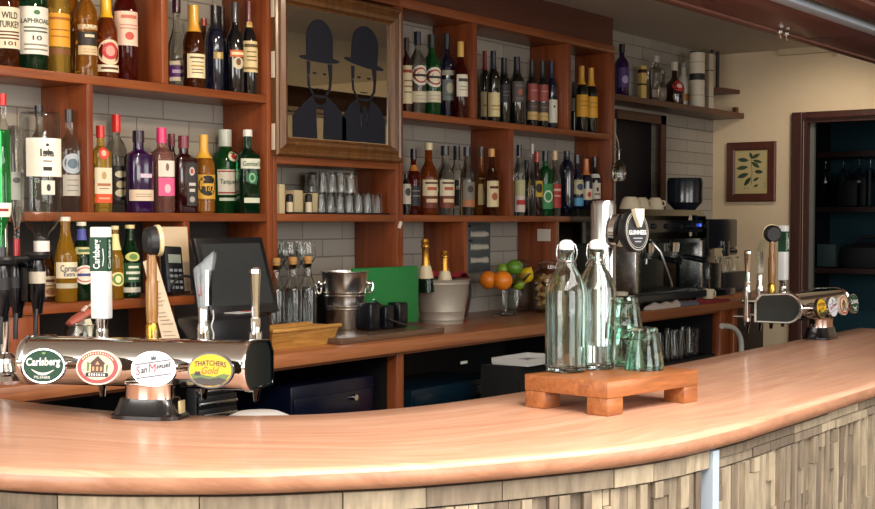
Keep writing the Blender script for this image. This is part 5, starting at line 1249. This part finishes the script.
for k, (u, Y) in enumerate(((270, 3.22), (279, 3.28), (288, 3.21), (297, 3.28), (306, 3.22))):
    p = at_y(u, 242, Y); h = at_y(288, 242, 3.24).z - (C0 + hk)
    if gw is None:
        m = MB(); vessel(m, [(.032, .0), (.030, .003), (.006, .008), (.004, h * .4), (.012, h * .46), (.032, h * .62), (.036, h * .75), (.031, h)], [(.010, h * .49), (.0305, h * .62), (.0345, h * .75), (.0297, h)], 20); gw = o = m.build('wine_glass', CLEARS)
    else: o = gw.copy(); COL.objects.link(o)
    o.location = (p.x, Y, C0 + hk + .0005); tag(o, 'stem glass standing on the black crate behind the corked bottles', 'glass', 'stem glasses behind the corked bottles')
# tumblers and cards under the mirror
t = thing('bar_mat', 'thin black mat under the stacked tumblers below the mirror', 'mat', (at_y(350, 214, 3.24).x, 3.25, Z2 + .0005))
x0, x1 = at_y(287, 212, 3.2).x, at_y(383, 212, 3.2).x
m = MB(); m.bx(-(x1 - x0) / 2, (x1 - x0) / 2, -.085, .09, 0, .006, .002); m.build('mat', DARK, t); t.location.x = (x0 + x1) / 2
gz = Z2 + .0072
g0 = None; gh = (at_y(350, 193, 3.22).z - gz)
for lev in range(2):
    for row, Y in enumerate((3.205, 3.275)):
        for i in range(7 if lev == 0 else 5):
            X = at_y(322, 200, 3.2).x + .055 * i + .02 * row + (.0 if lev == 0 else .01)
            if lev == 1 and row == 0 and i > 3: continue
            if g0 is None:
                m = MB(); vessel(m, [(.0210, 0), (.0225, .005), (.0268, gh - .001)], [(.0205, .010), (.0252, gh - .001)], 18, tr(0, 0, gh - .0005) @ Matrix.Rotation(PI, 4, 'X')); g0 = o = m.build('tumbler', CLEARS)
            else: o = g0.copy(); COL.objects.link(o)
            o.location = (X, Y, gz + lev * (gh + .0005)); tag(o, 'small clear upturned tumbler stacked on the shelf below the mirror', 'glass', 'tumblers stacked below the mirror')
for k, (u0, u1, vt, hx, nm, lab, cat) in enumerate(((279.5, 285, 184, '#cdbd97', 'menu_card', 'tall cream menu block at the left end below the mirror', 'menu'), (294.5, 303, 190, '#c2b28e', 'menu_card', 'shorter cream block between the two dark-topped pots', 'menu'), (313, 319.5, 193, '#b9aa88', 'menu_card', 'cream block right beside the stacked tumblers', 'menu'))):
    a, b = at_y(u0, 200, 3.2), at_y(u1, 200, 3.2); m = MB(); z0 = Z2 + (.0005 if k == 0 else .0072); z = at_y(u0, vt, 3.2).z - z0
    m.bx(-(b.x - a.x) / 2, (b.x - a.x) / 2, -.05, .05, 0, z, .002); o = m.build(nm, paint(hx, .6)); o.location = ((a.x + b.x) / 2, 3.25, z0); tag(o, lab, cat)
for k, u in enumerate((289.5, 308.5)):
    p = at_y(u, 200, 3.2); t = thing('shaker', ['small pot with dark top, left of the two below the mirror', 'small pot with dark top, right of the two below the mirror'][k], 'shaker', (p.x, 3.2, Z2 + .0072)); h = at_y(u, 194, 3.2).z - Z2 - .007
    m = MB(); m.lathe([(0, 0), (.0125, 0), (.0125, h * .55), (0, h * .55)], 16); m.build('pot', paint('#d6cbb0', .4), t)
    m = MB(); m.lathe([(.0128, h * .55), (.0128, h * .92), (.008, h), (0, h)], 16); m.build('top', DARK, t)
# white latch on the upright below the mirror
p = at_y(396, 225, YF); m = MB(); m.box((0, -.006, 0), (.014, .010, .03), .003, Matrix.Rotation(R(28), 4, 'Y')); o = m.build('hook', paint('#d8cfc0', .4)); o.location = (4.199, YF - .002, p.z); tag(o, 'small pale hook on the upright right of the tumblers', 'hook')
# sparkling wine bucket
p = at_z(442, 323, ZC); rb_, rt2 = .086, .112
hb_ = at_y(442, 279, p.y).z - C0
t = thing('wine_bucket', 'pale galvanised tin bucket holding two gold-foiled bottles', 'bucket', (p.x, p.y, C0))
m = MB(); m.lathe([(0, 0), (rb_, 0), (rb_, .012), (rb_ + .003, .016), (rb_ + .002, .02), (rb_ + .005, .045), (rb_ + .0075, .049), (rb_ + .006, .054), (rt2 - .005, hb_ - .022), (rt2 - .001, hb_ - .018), (rt2 - .003, hb_ - .012), (rt2, hb_ - .004), (rt2 + .003, hb_), (rt2 - .004, hb_), (rb_ - .004, .008), (0, .008)], 44); m.build('bucket', GALV, t)
d = Vector((-.74, -.67, 0)); 
for s in (-1, 1):
    dd = Vector((.86 * s, -.5 * s, 0)); m = MB(); cpos = dd * (rt2 - .006) + Vector((0, 0, hb_ * .66)); m.tube([cpos + dd * (.008 + .014 * abs(math.sin(a))) + Vector((0, 0, .026 * math.cos(a))) for a in [PI * i / 10 for i in range(11)]], .005, 8); m.build('handle', GALV, t)
m = MB(); dd = Vector((.72, -.69, 0)); pp = [dd * (rt2 + .004) + Vector((0, 0, hb_ - .006)), dd * (rt2 + .003) + Vector((0, 0, hb_ * .6)), dd * (rb_ + .012) + Vector((0, 0, .02))]
m.tube(spline(pp, 5), .006, 8); m.build('strap', DARK, t)
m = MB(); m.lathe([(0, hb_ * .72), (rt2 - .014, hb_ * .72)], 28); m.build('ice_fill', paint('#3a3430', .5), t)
for k, (u, vt, lean) in enumerate(((426.5, 239, -.05), (445, 251, -.03))):
    q = at_y(u, 262, p.y); zt_ = at_y(u, vt, p.y).z
    h = zt_ - (C0 + hb_ * .73); t2 = thing('sparkling_wine_bottle', ['taller gold-foiled sparkling wine neck in the tin bucket', 'shorter gold-foiled sparkling wine neck in the tin bucket'][k], 'bottle', (q.x, p.y, C0 + hb_ * .73 + .0005)); t2.rotation_euler = (0, lean, 0)
    m = MB(); m.lathe([(0, 0), (.034, 0), (.032, h * .22), (.022, h * .42), (0, h * .42)], 24); m.build('bottle_glass', GL['dkgreen'], t2)
    m = MB(); m.lathe([(.030, h * .26), (.0225, h * .45), (.0185, h * .5), (.018, h * .46)], 24); m.build('shoulder_foil', paint('#dfd2b0', .4), t2)
    m = MB(); m.lathe([(.0195, h * .44), (.0145, h * .6), (.0135, h * .82), (.0165, h * .84), (.0165, h * .88), (.0135, h * .9), (.0165, h * .95), (.012, h), (0, h)], 20); m.build('foil', metal('gold_foil', '#d9a24a', .4) if 'gold_foil' not in bpy.data.materials else bpy.data.materials['gold_foil'], t2)
    m = MB(); m.tube([(-.012, -.010, h * .90), (-.024, -.012, h * .86), (-.020, -.012, h * .80)], .002, 6); m.build('wire_loop', BRASS, t2)
m = MB(); vs = []; fs = []
for i in range(9):
    for j in range(5):
        a = R(-50 + 130 * i / 8); rr2 = rt2 * (.62 + .10 * j)
        vs.append((rr2 * math.cos(a) , rr2 * math.sin(a), hb_ + .004 + .010 * math.sin(i * 1.1) * (j / 4) + .016 * math.sin(j * .9) - (.006 if j == 4 else 0)))
for i in range(8):
    for j in range(4): A = i * 5 + j; fs.append((A, A + 1, A + 6, A + 5))
o_v = len(vs); vs += [(x, y, z - .004) for x, y, z in vs]; fs += [tuple(o_v + k for k in f) for f in fs]
m.add(vs, fs); o = m.build('napkin', paint('#a8303f', .8)); o.location = (p.x, p.y, C0 + .006); tag(o, 'folded crimson napkin tucked into the rim of the tin bucket', 'napkin')
# chalkboard and card on the uprights
xa, xb = at_y(466.5, 250, YW - .012).x, at_y(490, 250, YW - .012).x; zb3 = at_y(480, 272, YW - .012).z
t = thing('chalkboard', 'grey chalkboard with white script behind the tin bucket', 'chalkboard', ((xa + xb) / 2 - .02, YW - .014, zb3)); w = xb - xa + .04; h = Z2 - ST - .004 - zb3
m = MB(); m.bx(-w / 2, w / 2, 0, .012, 0, h, .001); m.build('board', paint('#52585a', .7), t)
m = MB().mat(paint('#d6d0be', .7)); rr_ = random.Random(5)
for row, (zc, hh) in enumerate(((.77, .12), (.51, .13), (.24, .13))):
    x = -w * .20
    while x < w * .40:
        hgt = hh * h * rr_.uniform(.7, 1.1); pts = [(x + dx, -.0022, zc * h + hgt * dz) for dx, dz in ((0, -.5), (.004, .5), (.008, -.3), (.012, .3), (.016, -.4))]
        m.tube(spline(pts, 4), .0022, 5); x += .021
m.mat(DARK)
for zc, xx in ((.93, -.35), (.64, -.3)): m.box((xx * w + .02, -.002, zc * h), (.028, .003, .010), .001)
m.build('chalk_writing', None, t)
p = at_x(544, 235, XP - .001)
m = MB(); m.bx(-.003, -.0005, -.035, .035, -.028, .028); m.bx(-.0042, -.003, -.028, .02, .006, .009); m.bx(-.0042, -.003, -.028, .012, -.004, -.001); o = m.build('notice', paint('#cfc5b8', .6)); o.location = (XP, min(p.y, 3.3), p.z); tag(o, 'small white notice stuck on the brown upright above the cork jar', 'notice')
# fruit stand
p = at_z(505, 315, ZC); zr = at_y(505, 273, p.y).z - C0; rb2 = .116
t = thing('fruit_stand', 'clear footed glass bowl piled with citrus fruit', 'bowl', (p.x, p.y, C0))
m = MB(); m.lathe([(0, .0), (.058, .0), (.060, .004), (.03, .010), (.010, .016), (.008, .03), (.010, .06), (.012, zr - .075), (.03, zr - .066), (.08, zr - .040), (rb2, zr), (rb2 - .003, zr), (.078, zr - .036), (.03, zr - .061), (0, zr - .060)], 36); m.build('bowl', CLEARS, t)
def fruit(u, v, r, dy, hexc, nm, label, kind):
    Y = p.y + dy; q = at_y(u, v, Y)
    t2 = thing(nm, label, kind, (q.x, Y, q.z - r))
    m = MB(); 
    if nm == 'lemon': m.lathe([(0, -r * 1.25), (r * .16, -r * 1.15), (r * .55, -r * .85), (r * .95, -r * .2), (r * .95, r * .25), (r * .5, r * .9), (r * .16, r * 1.12), (r * .12, r * 1.25), (0, r * 1.28)], 24, tr(0, 0, r) @ Matrix.Rotation(R(35), 4, 'X'))
    else: m.sphere((0, 0, r), r, 28, sz=.97)
    mm_ = paint(hexc, .38, coat=.15); m.build('fruit', mm_, t2)
    m = MB(); m.lathe([(0, 0), (r * .10, 0), (r * .06, r * .04), (0, r * .05)], 8, tr(0, 0, r) @ Matrix.Rotation(R(50), 4, Vector((1, .5, 0))) @ tr(0, 0, r * .97)); m.build('stem_end', paint('#5f7a2a', .6), t2)
fruit(502.5, 280.5, .043, -.062, '#e8831c', 'orange', 'orange at the front middle of the fruit bowl', 'fruit')
fruit(488.5, 280, .040, -.005, '#e07f1c', 'orange', 'orange at the left of the fruit bowl', 'fruit')
fruit(518, 284, .028, -.055, '#7fa52a', 'lime', 'lime low at the right front of the fruit bowl', 'fruit')
fruit(526, 275.5, .036, .01, '#e6c31e', 'lemon', 'yellow lemon at the right of the fruit bowl', 'fruit')
fruit(503, 269.5, .029, .035, '#7c9c2c', 'lime', 'yellowish lime behind the front orange', 'fruit')
fruit(514.5, 267.5, .036, -.012, '#5f8f26', 'lime', 'deep green lime on top of the pile', 'fruit')
# glass jars
def jar(u, w, vt, vb, Y, label, nm='glass_jar'):
    q = at_y(u, 300, Y); r = px(q, w) / 2; h = at_y(u, vt, Y).z - C0
    t = thing(nm, label, 'jar', (q.x, Y, C0))
    m = MB(); vessel(m, [(r * .9, 0), (r, .010), (r, h * .70), (r * .93, h * .78), (r * .72, h * .84), (r * .70, h * .9), (r * .76, h * .92)], [(r * .9, .007), (r * .965, .014), (r * .965, h * .70), (r * .89, h * .78), (r * .68, h * .84), (r * .66, h * .92)], 32); m.build('jar_glass', CLEAR, t)
    m = MB(); m.lathe([(0, h * .925), (r * .78, h * .925), (r * .80, h * .955), (r * .5, h * .985), (0, h)], 32); m.build('lid', CLEAR, t)
    return t, r, h
jar(519, 24, 259, 308, 3.20, 'tall empty glass jar behind the fruit bowl')
tj, rj, hj = jar(550.5, 36, 260, 309, 3.08, 'round glass jar half full of wine corks')
rr_ = random.Random(11); ck = None; cks = []; tries = 0
while len(cks) < 46 and tries < 6000:
    tries += 1
    a = rr_.uniform(0, 6.28); q = (rj - .024) * math.sqrt(rr_.random()); z = .016 + .013 + rr_.random() * hj * .55
    c = Vector((q * math.cos(a), q * math.sin(a), z))
    if any((c - o).length < .0285 for o in cks): continue
    cks.append(c)
for c in cks:
    if ck is None: m = MB(); m.lathe([(0, -.02), (.0095, -.02), (.0105, -.018), (.0105, .018), (.0095, .02), (0, .02)], 12); o = ck = m.build('cork', paint('#c99c62', .75))
    else: o = ck.copy(); COL.objects.link(o)
    o.location = Vector(tj.location) + c; o.rotation_euler = (rr_.uniform(.9, 2.2), rr_.uniform(-.5, .5), rr_.uniform(0, 6)); tag(o, 'wine cork lying in the round glass jar', 'cork', 'corks in the jar')
# hanging wine glass at the shelving end
q = at_y(619, 181, 3.105); zt4 = at_y(619, 149, 3.105).z
t = thing('hanging_wine_glass', 'wine glass hanging upside down on a cord at the shelving end', 'glass', (q.x, 3.105, q.z)); h = zt4 - q.z
m = MB(); m.lathe([(.030, 0), (.034, h * .25), (.030, h * .48), (.012, h * .62), (.004, h * .68), (.004, h * .95), (.028, h), (0, h), (0, h * .62), (.010, h * .6), (.028, h * .48), (.0325, h * .25), (.0285, 0), (.030, 0)], 24); m.build('bowl', CLEARS, t)
m = MB(); m.tube([(-.004, 0, h * .98), (.03, .02, h * 1.2), (.075, .125, zcs - .032 - q.z)], .003, 6); m.build('cord', paint('#b9ad9c', .7), t)

# ------------------------------------------------------------------ coffee corner
my0, my1 = 2.83, 3.145
mxa, mxb = at_y(632, 250, my0).x, at_y(702, 250, my0).x; ztop = at_y(665, 209.5, my0).z - C0
t = thing('espresso_machine', 'two-group espresso machine with dark glossy front on the counter', 'coffee machine', ((mxa + mxb) / 2, my0, C0)); w = mxb - mxa; D_ = my1 - my0
BLK = paint('#12141a', .18, coat=.5)
m = MB(); m.bx(-w / 2, w / 2, .02, D_, .03, .075, .006); m.bx(-w / 2, w / 2, -.03, .02, .03, .066, .006); m.build('drip_tray', paint('#24282c', .3), t)
m = MB(); 
for i in range(14): x = -w / 2 + .03 + (w - .06) * i / 13; m.bx(x - .006, x + .006, -.02, .12, .0665, .070)
m.build('drip_grate', STEEL, t)
m = MB(); m.bx(-w / 2 + .02, w / 2 - .02, .20, D_, .075, ztop - .16, .004); m.build('back_panel', paint('#4a4d44', .25, metal=.6), t)
hz0, hz1 = at_y(665, 243, my0).z - C0, ztop
m = MB(); sec = [(-.02, hz0 + .02), (-.02, hz1 - .03), (.015, hz1), (D_, hz1), (D_, hz0), (.0, hz0)]; n = 6
vs = [(-w / 2, y, z) for y, z in sec] + [(w / 2, y, z) for y, z in sec]; m.add(vs, [list(range(n)), list(range(n, 2 * n))] + [(i, (i + 1) % n, n + (i + 1) % n, n + i) for i in range(n)]); m.build('body', metal('dark_chrome', '#6d7268', .12), t, smooth=False)
m = MB(); m.bx(-w / 2 + .05, w / 2 - .05, -.026, -.0205, hz0 + .05, hz1 - .05, .003); cp = m.build('control_panel', BLK, t)
for k in range(5): 
    m = MB(); x = -w / 2 + .16 + .14 * k * w / .75; m.cyl((x, -.026, (hz0 + hz1) / 2), (x, -.04, (hz0 + hz1) / 2), .013, n=16); m.build('knob', paint('#20232a', .2), cp)
m = MB(); x = w / 2 - .085; m.cyl((x, -.026, (hz0 + hz1) / 2 + .005), (x, -.031, (hz0 + hz1) / 2 + .005), .008, n=12); lt = m.build('indicator_light', None if False else paint('#4a6cff', .3), cp)
lm, lnt, lb_ = newmat('blue_led'); lb_.inputs['Base Color'].default_value = lin('#3048d0'); lb_.inputs['Emission Color'].default_value = lin('#4a6cff'); lb_.inputs['Emission Strength'].default_value = 1.2; lt.data.materials[0] = lm
m = MB(); m.bx(w * .24, w * .36, -.024, -.0195, hz0 + .03, hz1 - .025, .004); m.build('front_trim', CHROME, t)
for sx in (-1, 1):
    m = MB(); m.bx(sx * w / 2 - (.05 if sx > 0 else 0) , sx * w / 2 + (0 if sx > 0 else .05), -.02, .10, .075, hz0 + .01, .004); m.build('side_leg', STEEL, t)
for k, x in enumerate((-.10, .17)):
    m = MB(); m.cyl((x, .07, hz0 + .01), (x, .07, hz0 - .045), .045, .040, 24); m.build('group_head', CHROME, t)
    m = MB(); m.cyl((x, .07, hz0 - .045), (x, .07, hz0 - .075), .036, .030, 24); m.cyl((x, .06, hz0 - .06), (x, .0, hz0 - .068), .008); m.cyl((x, .07, hz0 - .075), (x, .07, hz0 - .10), .008); pf = m.build('portafilter', STEEL, t)
    m = MB(); m.cyl((x, .0, hz0 - .068), (x, -.11, hz0 - .085), .013, .016, 14); m.build('handle', BLK, pf)
m = MB(); m.tube([(-.20, -.01, hz0 + .005), (-.19, -.05, hz0 - .04), (-.12, -.07, .12), (-.115, -.07, .10)], .0065, 8); m.build('steam_wand', STEEL, t)
for sx in (-1, 1):
    for y in (.0, D_ - .06): m = MB(); m.cyl((sx * (w / 2 - .06), y, 0), (sx * (w / 2 - .06), y, .03), .018, n=12); m.build('foot', BLK, t)
for k, (u, r) in enumerate(((630, .052), (641, .046), (655, .044))):
    Y = my0 + (.10, .14, .10)[k]; q = at_y(u, 205, Y); X = max(q.x, mxa + .06)
    tc_ = thing('coffee_cup', ['leftmost upturned cream cup on the coffee machine', 'middle upturned cream cup on the coffee machine', 'rightmost upturned cream cup on the coffee machine'][k], 'cup', (X if k == 0 else q.x, Y, C0 + ztop + .0008)); hh = .058
    m = MB(); m.lathe([(r, 0), (r * .95, .010), (r * .72, hh * .8), (r * .5, hh), (r * .45, hh - .004), (0, hh - .004)], 24); m.build('cup', paint('#d9ccb0', .35, coat=.2), tc_)
    m = MB(); m.tube([(0, -r * .85, .015), (0, -r * 1.25, .02), (0, -r * 1.2, .04), (0, -r * .75, .042)], .004, 8); m.build('handle', paint('#d9ccb0', .35, coat=.2), tc_)
for k, (u, v) in enumerate(((684, 287), (690, 290))):
    pass
# jug and grinder
q = at_y(709, 288, 2.84)
t = thing('coffee_cup', 'small cream cup standing before the coffee grinder', 'cup', (q.x, 2.85, C0)); m = MB(); m.lathe([(0, .004), (.022, .004), (.026, 0), (.034, .03), (.037, .062), (.034, .062), (.030, .03), (.02, .008), (0, .008)], 24); m.build('cup', paint('#d9ccb0', .35, coat=.2), t)
m = MB(); m.tube(spline([(.034, -.01, .05), (.055, -.018, .05), (.056, -.018, .025), (.032, -.01, .02)], 5), .004, 8); m.build('handle', paint('#d9ccb0', .35, coat=.2), t)
Yg = 3.10
gx0, gx1 = at_y(691, 240, Yg).x, at_y(721, 240, Yg).x
t = thing('coffee_grinder', 'tall black coffee grinder with dark bean hopper by the right wall', 'coffee grinder', ((gx0 + gx1) / 2, Yg, C0)); w = gx1 - gx0
zz = lambda v: at_y(706, v, Yg).z - C0
m = MB(); m.box((.0, .02, .02), (w * .8, .26, .04), .01); m.build('base', BLK, t)
m = MB(); m.bx(-w * .30, w * .30, .0, .13, .04, zz(248), .008); m.build('column', BLK, t)
m = MB(); m.bx(-w / 2, w / 2, -.10, .13, zz(248), zz(219), .012); m.build('dosing_chamber', paint('#191b22', .25, coat=.3), t)
m = MB(); m.bx(-w * .02, w * .16, -.112, -.10, zz(256), zz(241), .002); m.build('plate', STEEL, t)
m = MB(); m.cyl((w * .56, -.06, zz(250)), (w * .56, -.06, zz(226)), .012); m.cyl((w * .56, -.06, zz(227)), (w * .56, -.06, zz(221)), .022, .018); m.cyl((w * .3, -.06, zz(252)), (w * .62, -.06, zz(252)), .02); m.build('tamper', BLK, t)
hc = at_y(688, 200, Yg).x - t.location.x; hw = px(at_y(688, 200, Yg), 35) / 2
m = MB(); m.lathe([(.035, zz(219)), (.036, zz(214)), (hw * .55, zz(211)), (hw, zz(203)), (hw * 1.02, zz(183)), (hw * .96, zz(179)), (0, zz(179))], 36, tr(hc * .9, .03, 0)); m.build('bean_hopper', paint('#1d2430', .22, coat=.5), t)
m = MB(); m.bx(hc * .9 - .04, hc * .9 + .04, -.03, .09, zz(224), zz(217), .006); m.build('hopper_neck', BLK, t)
m = MB(); m.bx(-w * .45, -w * .05, -.10, .0, .042, zz(262), .004); m.build('grounds_bin', STEEL, t)
# glass tray right of the grinder
x0, x1 = at_y(716, 290, 3.08).x, at_y(748, 290, 3.08).x
x1 = min(x1, XR - .02)
t = thing('glass_tray', 'dark tray of upturned glasses on the side counter', 'tray', ((x0 + x1) / 2 + .06, 3.2, C0)); w = x1 - x0 - .12
ht = at_y(735, 272, 3.08).z - C0
m = MB(); m.bx(-w / 2, w / 2, -.12, .12, 0, ht, .006); m.build('tray_body', paint('#232329', .35), t)
g1 = None
for k in range(6):
    if g1 is None: m = MB(); vessel(m, [(.026, 0), (.030, .012), (.036, .085)], [(.024, .012), (.0342, .085)], 18, tr(0, 0, .0855) @ Matrix.Rotation(PI, 4, 'X')); g1 = o = m.build('water_glass', CLEARS)
    else: o = g1.copy(); COL.objects.link(o)
    o.location = Vector(t.location) + Vector((-w / 2 + .05 + (w - .1) * (k % 3) / 2, -.05 + .09 * (k // 3), ht + .001)); tag(o, 'upturned clear glass on the dark tray by the right wall', 'glass', 'glasses on the tray by the right wall')
# towels at the counter edge
def towel(name, label, pts, hexc, zoff=0.0, seed=1):
    rr = random.Random(seed); vs = []; fs = []; n = len(pts)
    for i, (x, y0, y1, zt) in enumerate(pts):
        for j in range(6):
            f = j / 5; vs.append((x, y0 + (y1 - y0) * f, C0 + .001 + zoff + zt * math.sin(PI * min(.98, f * .8 + .12)) + .003 * rr.random()))
    for i in range(n - 1):
        for j in range(5): A = 6 * i + j; fs.append((A, A + 1, A + 7, A + 6))
    k = len(vs); vs2 = [(x, y, C0 + .0008 + zoff) for x, y, z in vs]; fs2 = [tuple(k + q for q in f) for f in fs]
    rim = [6 * i for i in range(n)] + [6 * (n - 1) + j for j in range(1, 6)] + [6 * i + 5 for i in range(n - 2, -1, -1)] + [j for j in range(4, 0, -1)]
    fs3 = [(rim[i], rim[(i + 1) % len(rim)], k + rim[(i + 1) % len(rim)], k + rim[i]) for i in range(len(rim))]
    m = MB(); m.add(vs + vs2, fs + fs2 + fs3); tag(m.build(name, paint(hexc, .9)), label, 'towel')
def tx(u): return at_y(u, 300, 2.775).x
towel('bar_towel', 'crumpled white bar cloth at the counter edge under the coffee machine', [(tx(648) + .06 * i, 2.752, 2.796, .020 + .012 * (i % 2)) for i in range(6)], '#b9aca2', seed=2)
towel('bar_towel', 'folded grey-blue cloth with pale edge before the coffee machine', [(tx(676) + .055 * i, 2.752, 2.796, .026 - .002 * i) for i in range(5)], '#5a5a66', seed=3)
towel('bar_towel', 'folded dark red cloth on the counter before the grinder', [(tx(697) + .06 * i, 2.752, 2.796, .026 - .003 * i) for i in range(7)], '#7c1c20', seed=4)
q = at_y(629, 290, 2.80); 
t = thing('takeaway_cup', 'pale paper cup behind the tumblers on the back counter', 'cup', (q.x, 2.84, C0)); m = MB(); m.lathe([(0, 0), (.026, 0), (.033, .085), (.034, .088), (.030, .088), (0, .010)], 24); m.build('cup', paint('#cfc4ae', .6), t)
# botanical picture on the right wall
c00, c11 = at_x(728.3, 143, XR), at_x(776, 201.5, XR)
t = thing('botanical_picture', 'small framed leaf print on the cream right wall', 'picture', (XR - .001, (c00.y + c11.y) / 2, c11.z), None, R(-90)); Wp, Hp = c00.y - c11.y, c00.z - c11.z
m = MB(); framerail(m, Wp, Hp, .048, [(0, 0), (0, .018), (.006, .022), (.040, .020), (.048, .014), (.048, .003)]); m.build('frame', wood('picture_frame_wood', '#3f1a12', '#5e2b1c', 2, rough=.4), t, smooth=False)
m = MB(); m.bx(-Wp / 2 + .044, Wp / 2 - .044, -.006, -.002, .044, Hp - .044); pr_ = m.build('print', paint('#b9a878', .7), t)
m = MB(); rr_ = random.Random(4)
def leaf(cx, cz, L_, a, wd):
    n = 10; pts = []
    for s in (1, -1):
        rng = range(n + 1) if s == 1 else range(n - 1, 0, -1)
        for i in rng:
            f = i / n; x = (f - .5) * L_; y = s * wd * math.sin(PI * f) ** .8
            pts.append((cx + x * math.cos(a) - y * math.sin(a), -.0066, cz + x * math.sin(a) + y * math.cos(a)))
    m.add(pts, [list(range(len(pts)))])
for (fx, fz, L_, a, wd) in ((-.26, .78, .34, -.1, .055), (-.28, .60, .36, .12, .055), (-.26, .42, .36, .3, .06), (-.12, .28, .32, .9, .055), (.12, .86, .3, .45, .05), (.18, .74, .3, -.25, .04), (.12, .66, .3, -.6, .05), (.22, .50, .26, -.1, .05), (.14, .33, .2, .5, .035), (-.02, .88, .2, 1.9, .04), (.14, .18, .16, .4, .03)):
    m.mat(paint(rr_.choice(['#2e3f28', '#37482c', '#26351f']), .8)); leaf(fx * (Wp - .096), .048 + fz * (Hp - .096), L_ * (Wp - .096), a, wd * (Hp - .096) * .9)
m.mat(paint('#4f5a34', .8)); m.tube([(0, -.0065, .05 + .2 * (Hp - .096)), (.004, -.0065, .05 + .5 * (Hp - .096)), (-.004, -.0065, .05 + .85 * (Hp - .096))], .0016, 5)
m.mat(paint('#3a3a2a', .8))
for fx, fz in ((-.2, .12), (-.1, .13), (.4, .22), (.4, .15)): m.sphere((fx * (Wp - .096), -.0065, .048 + fz * (Hp - .096)), .0035, 8)
m.build('leaf_drawing', None, pr_)
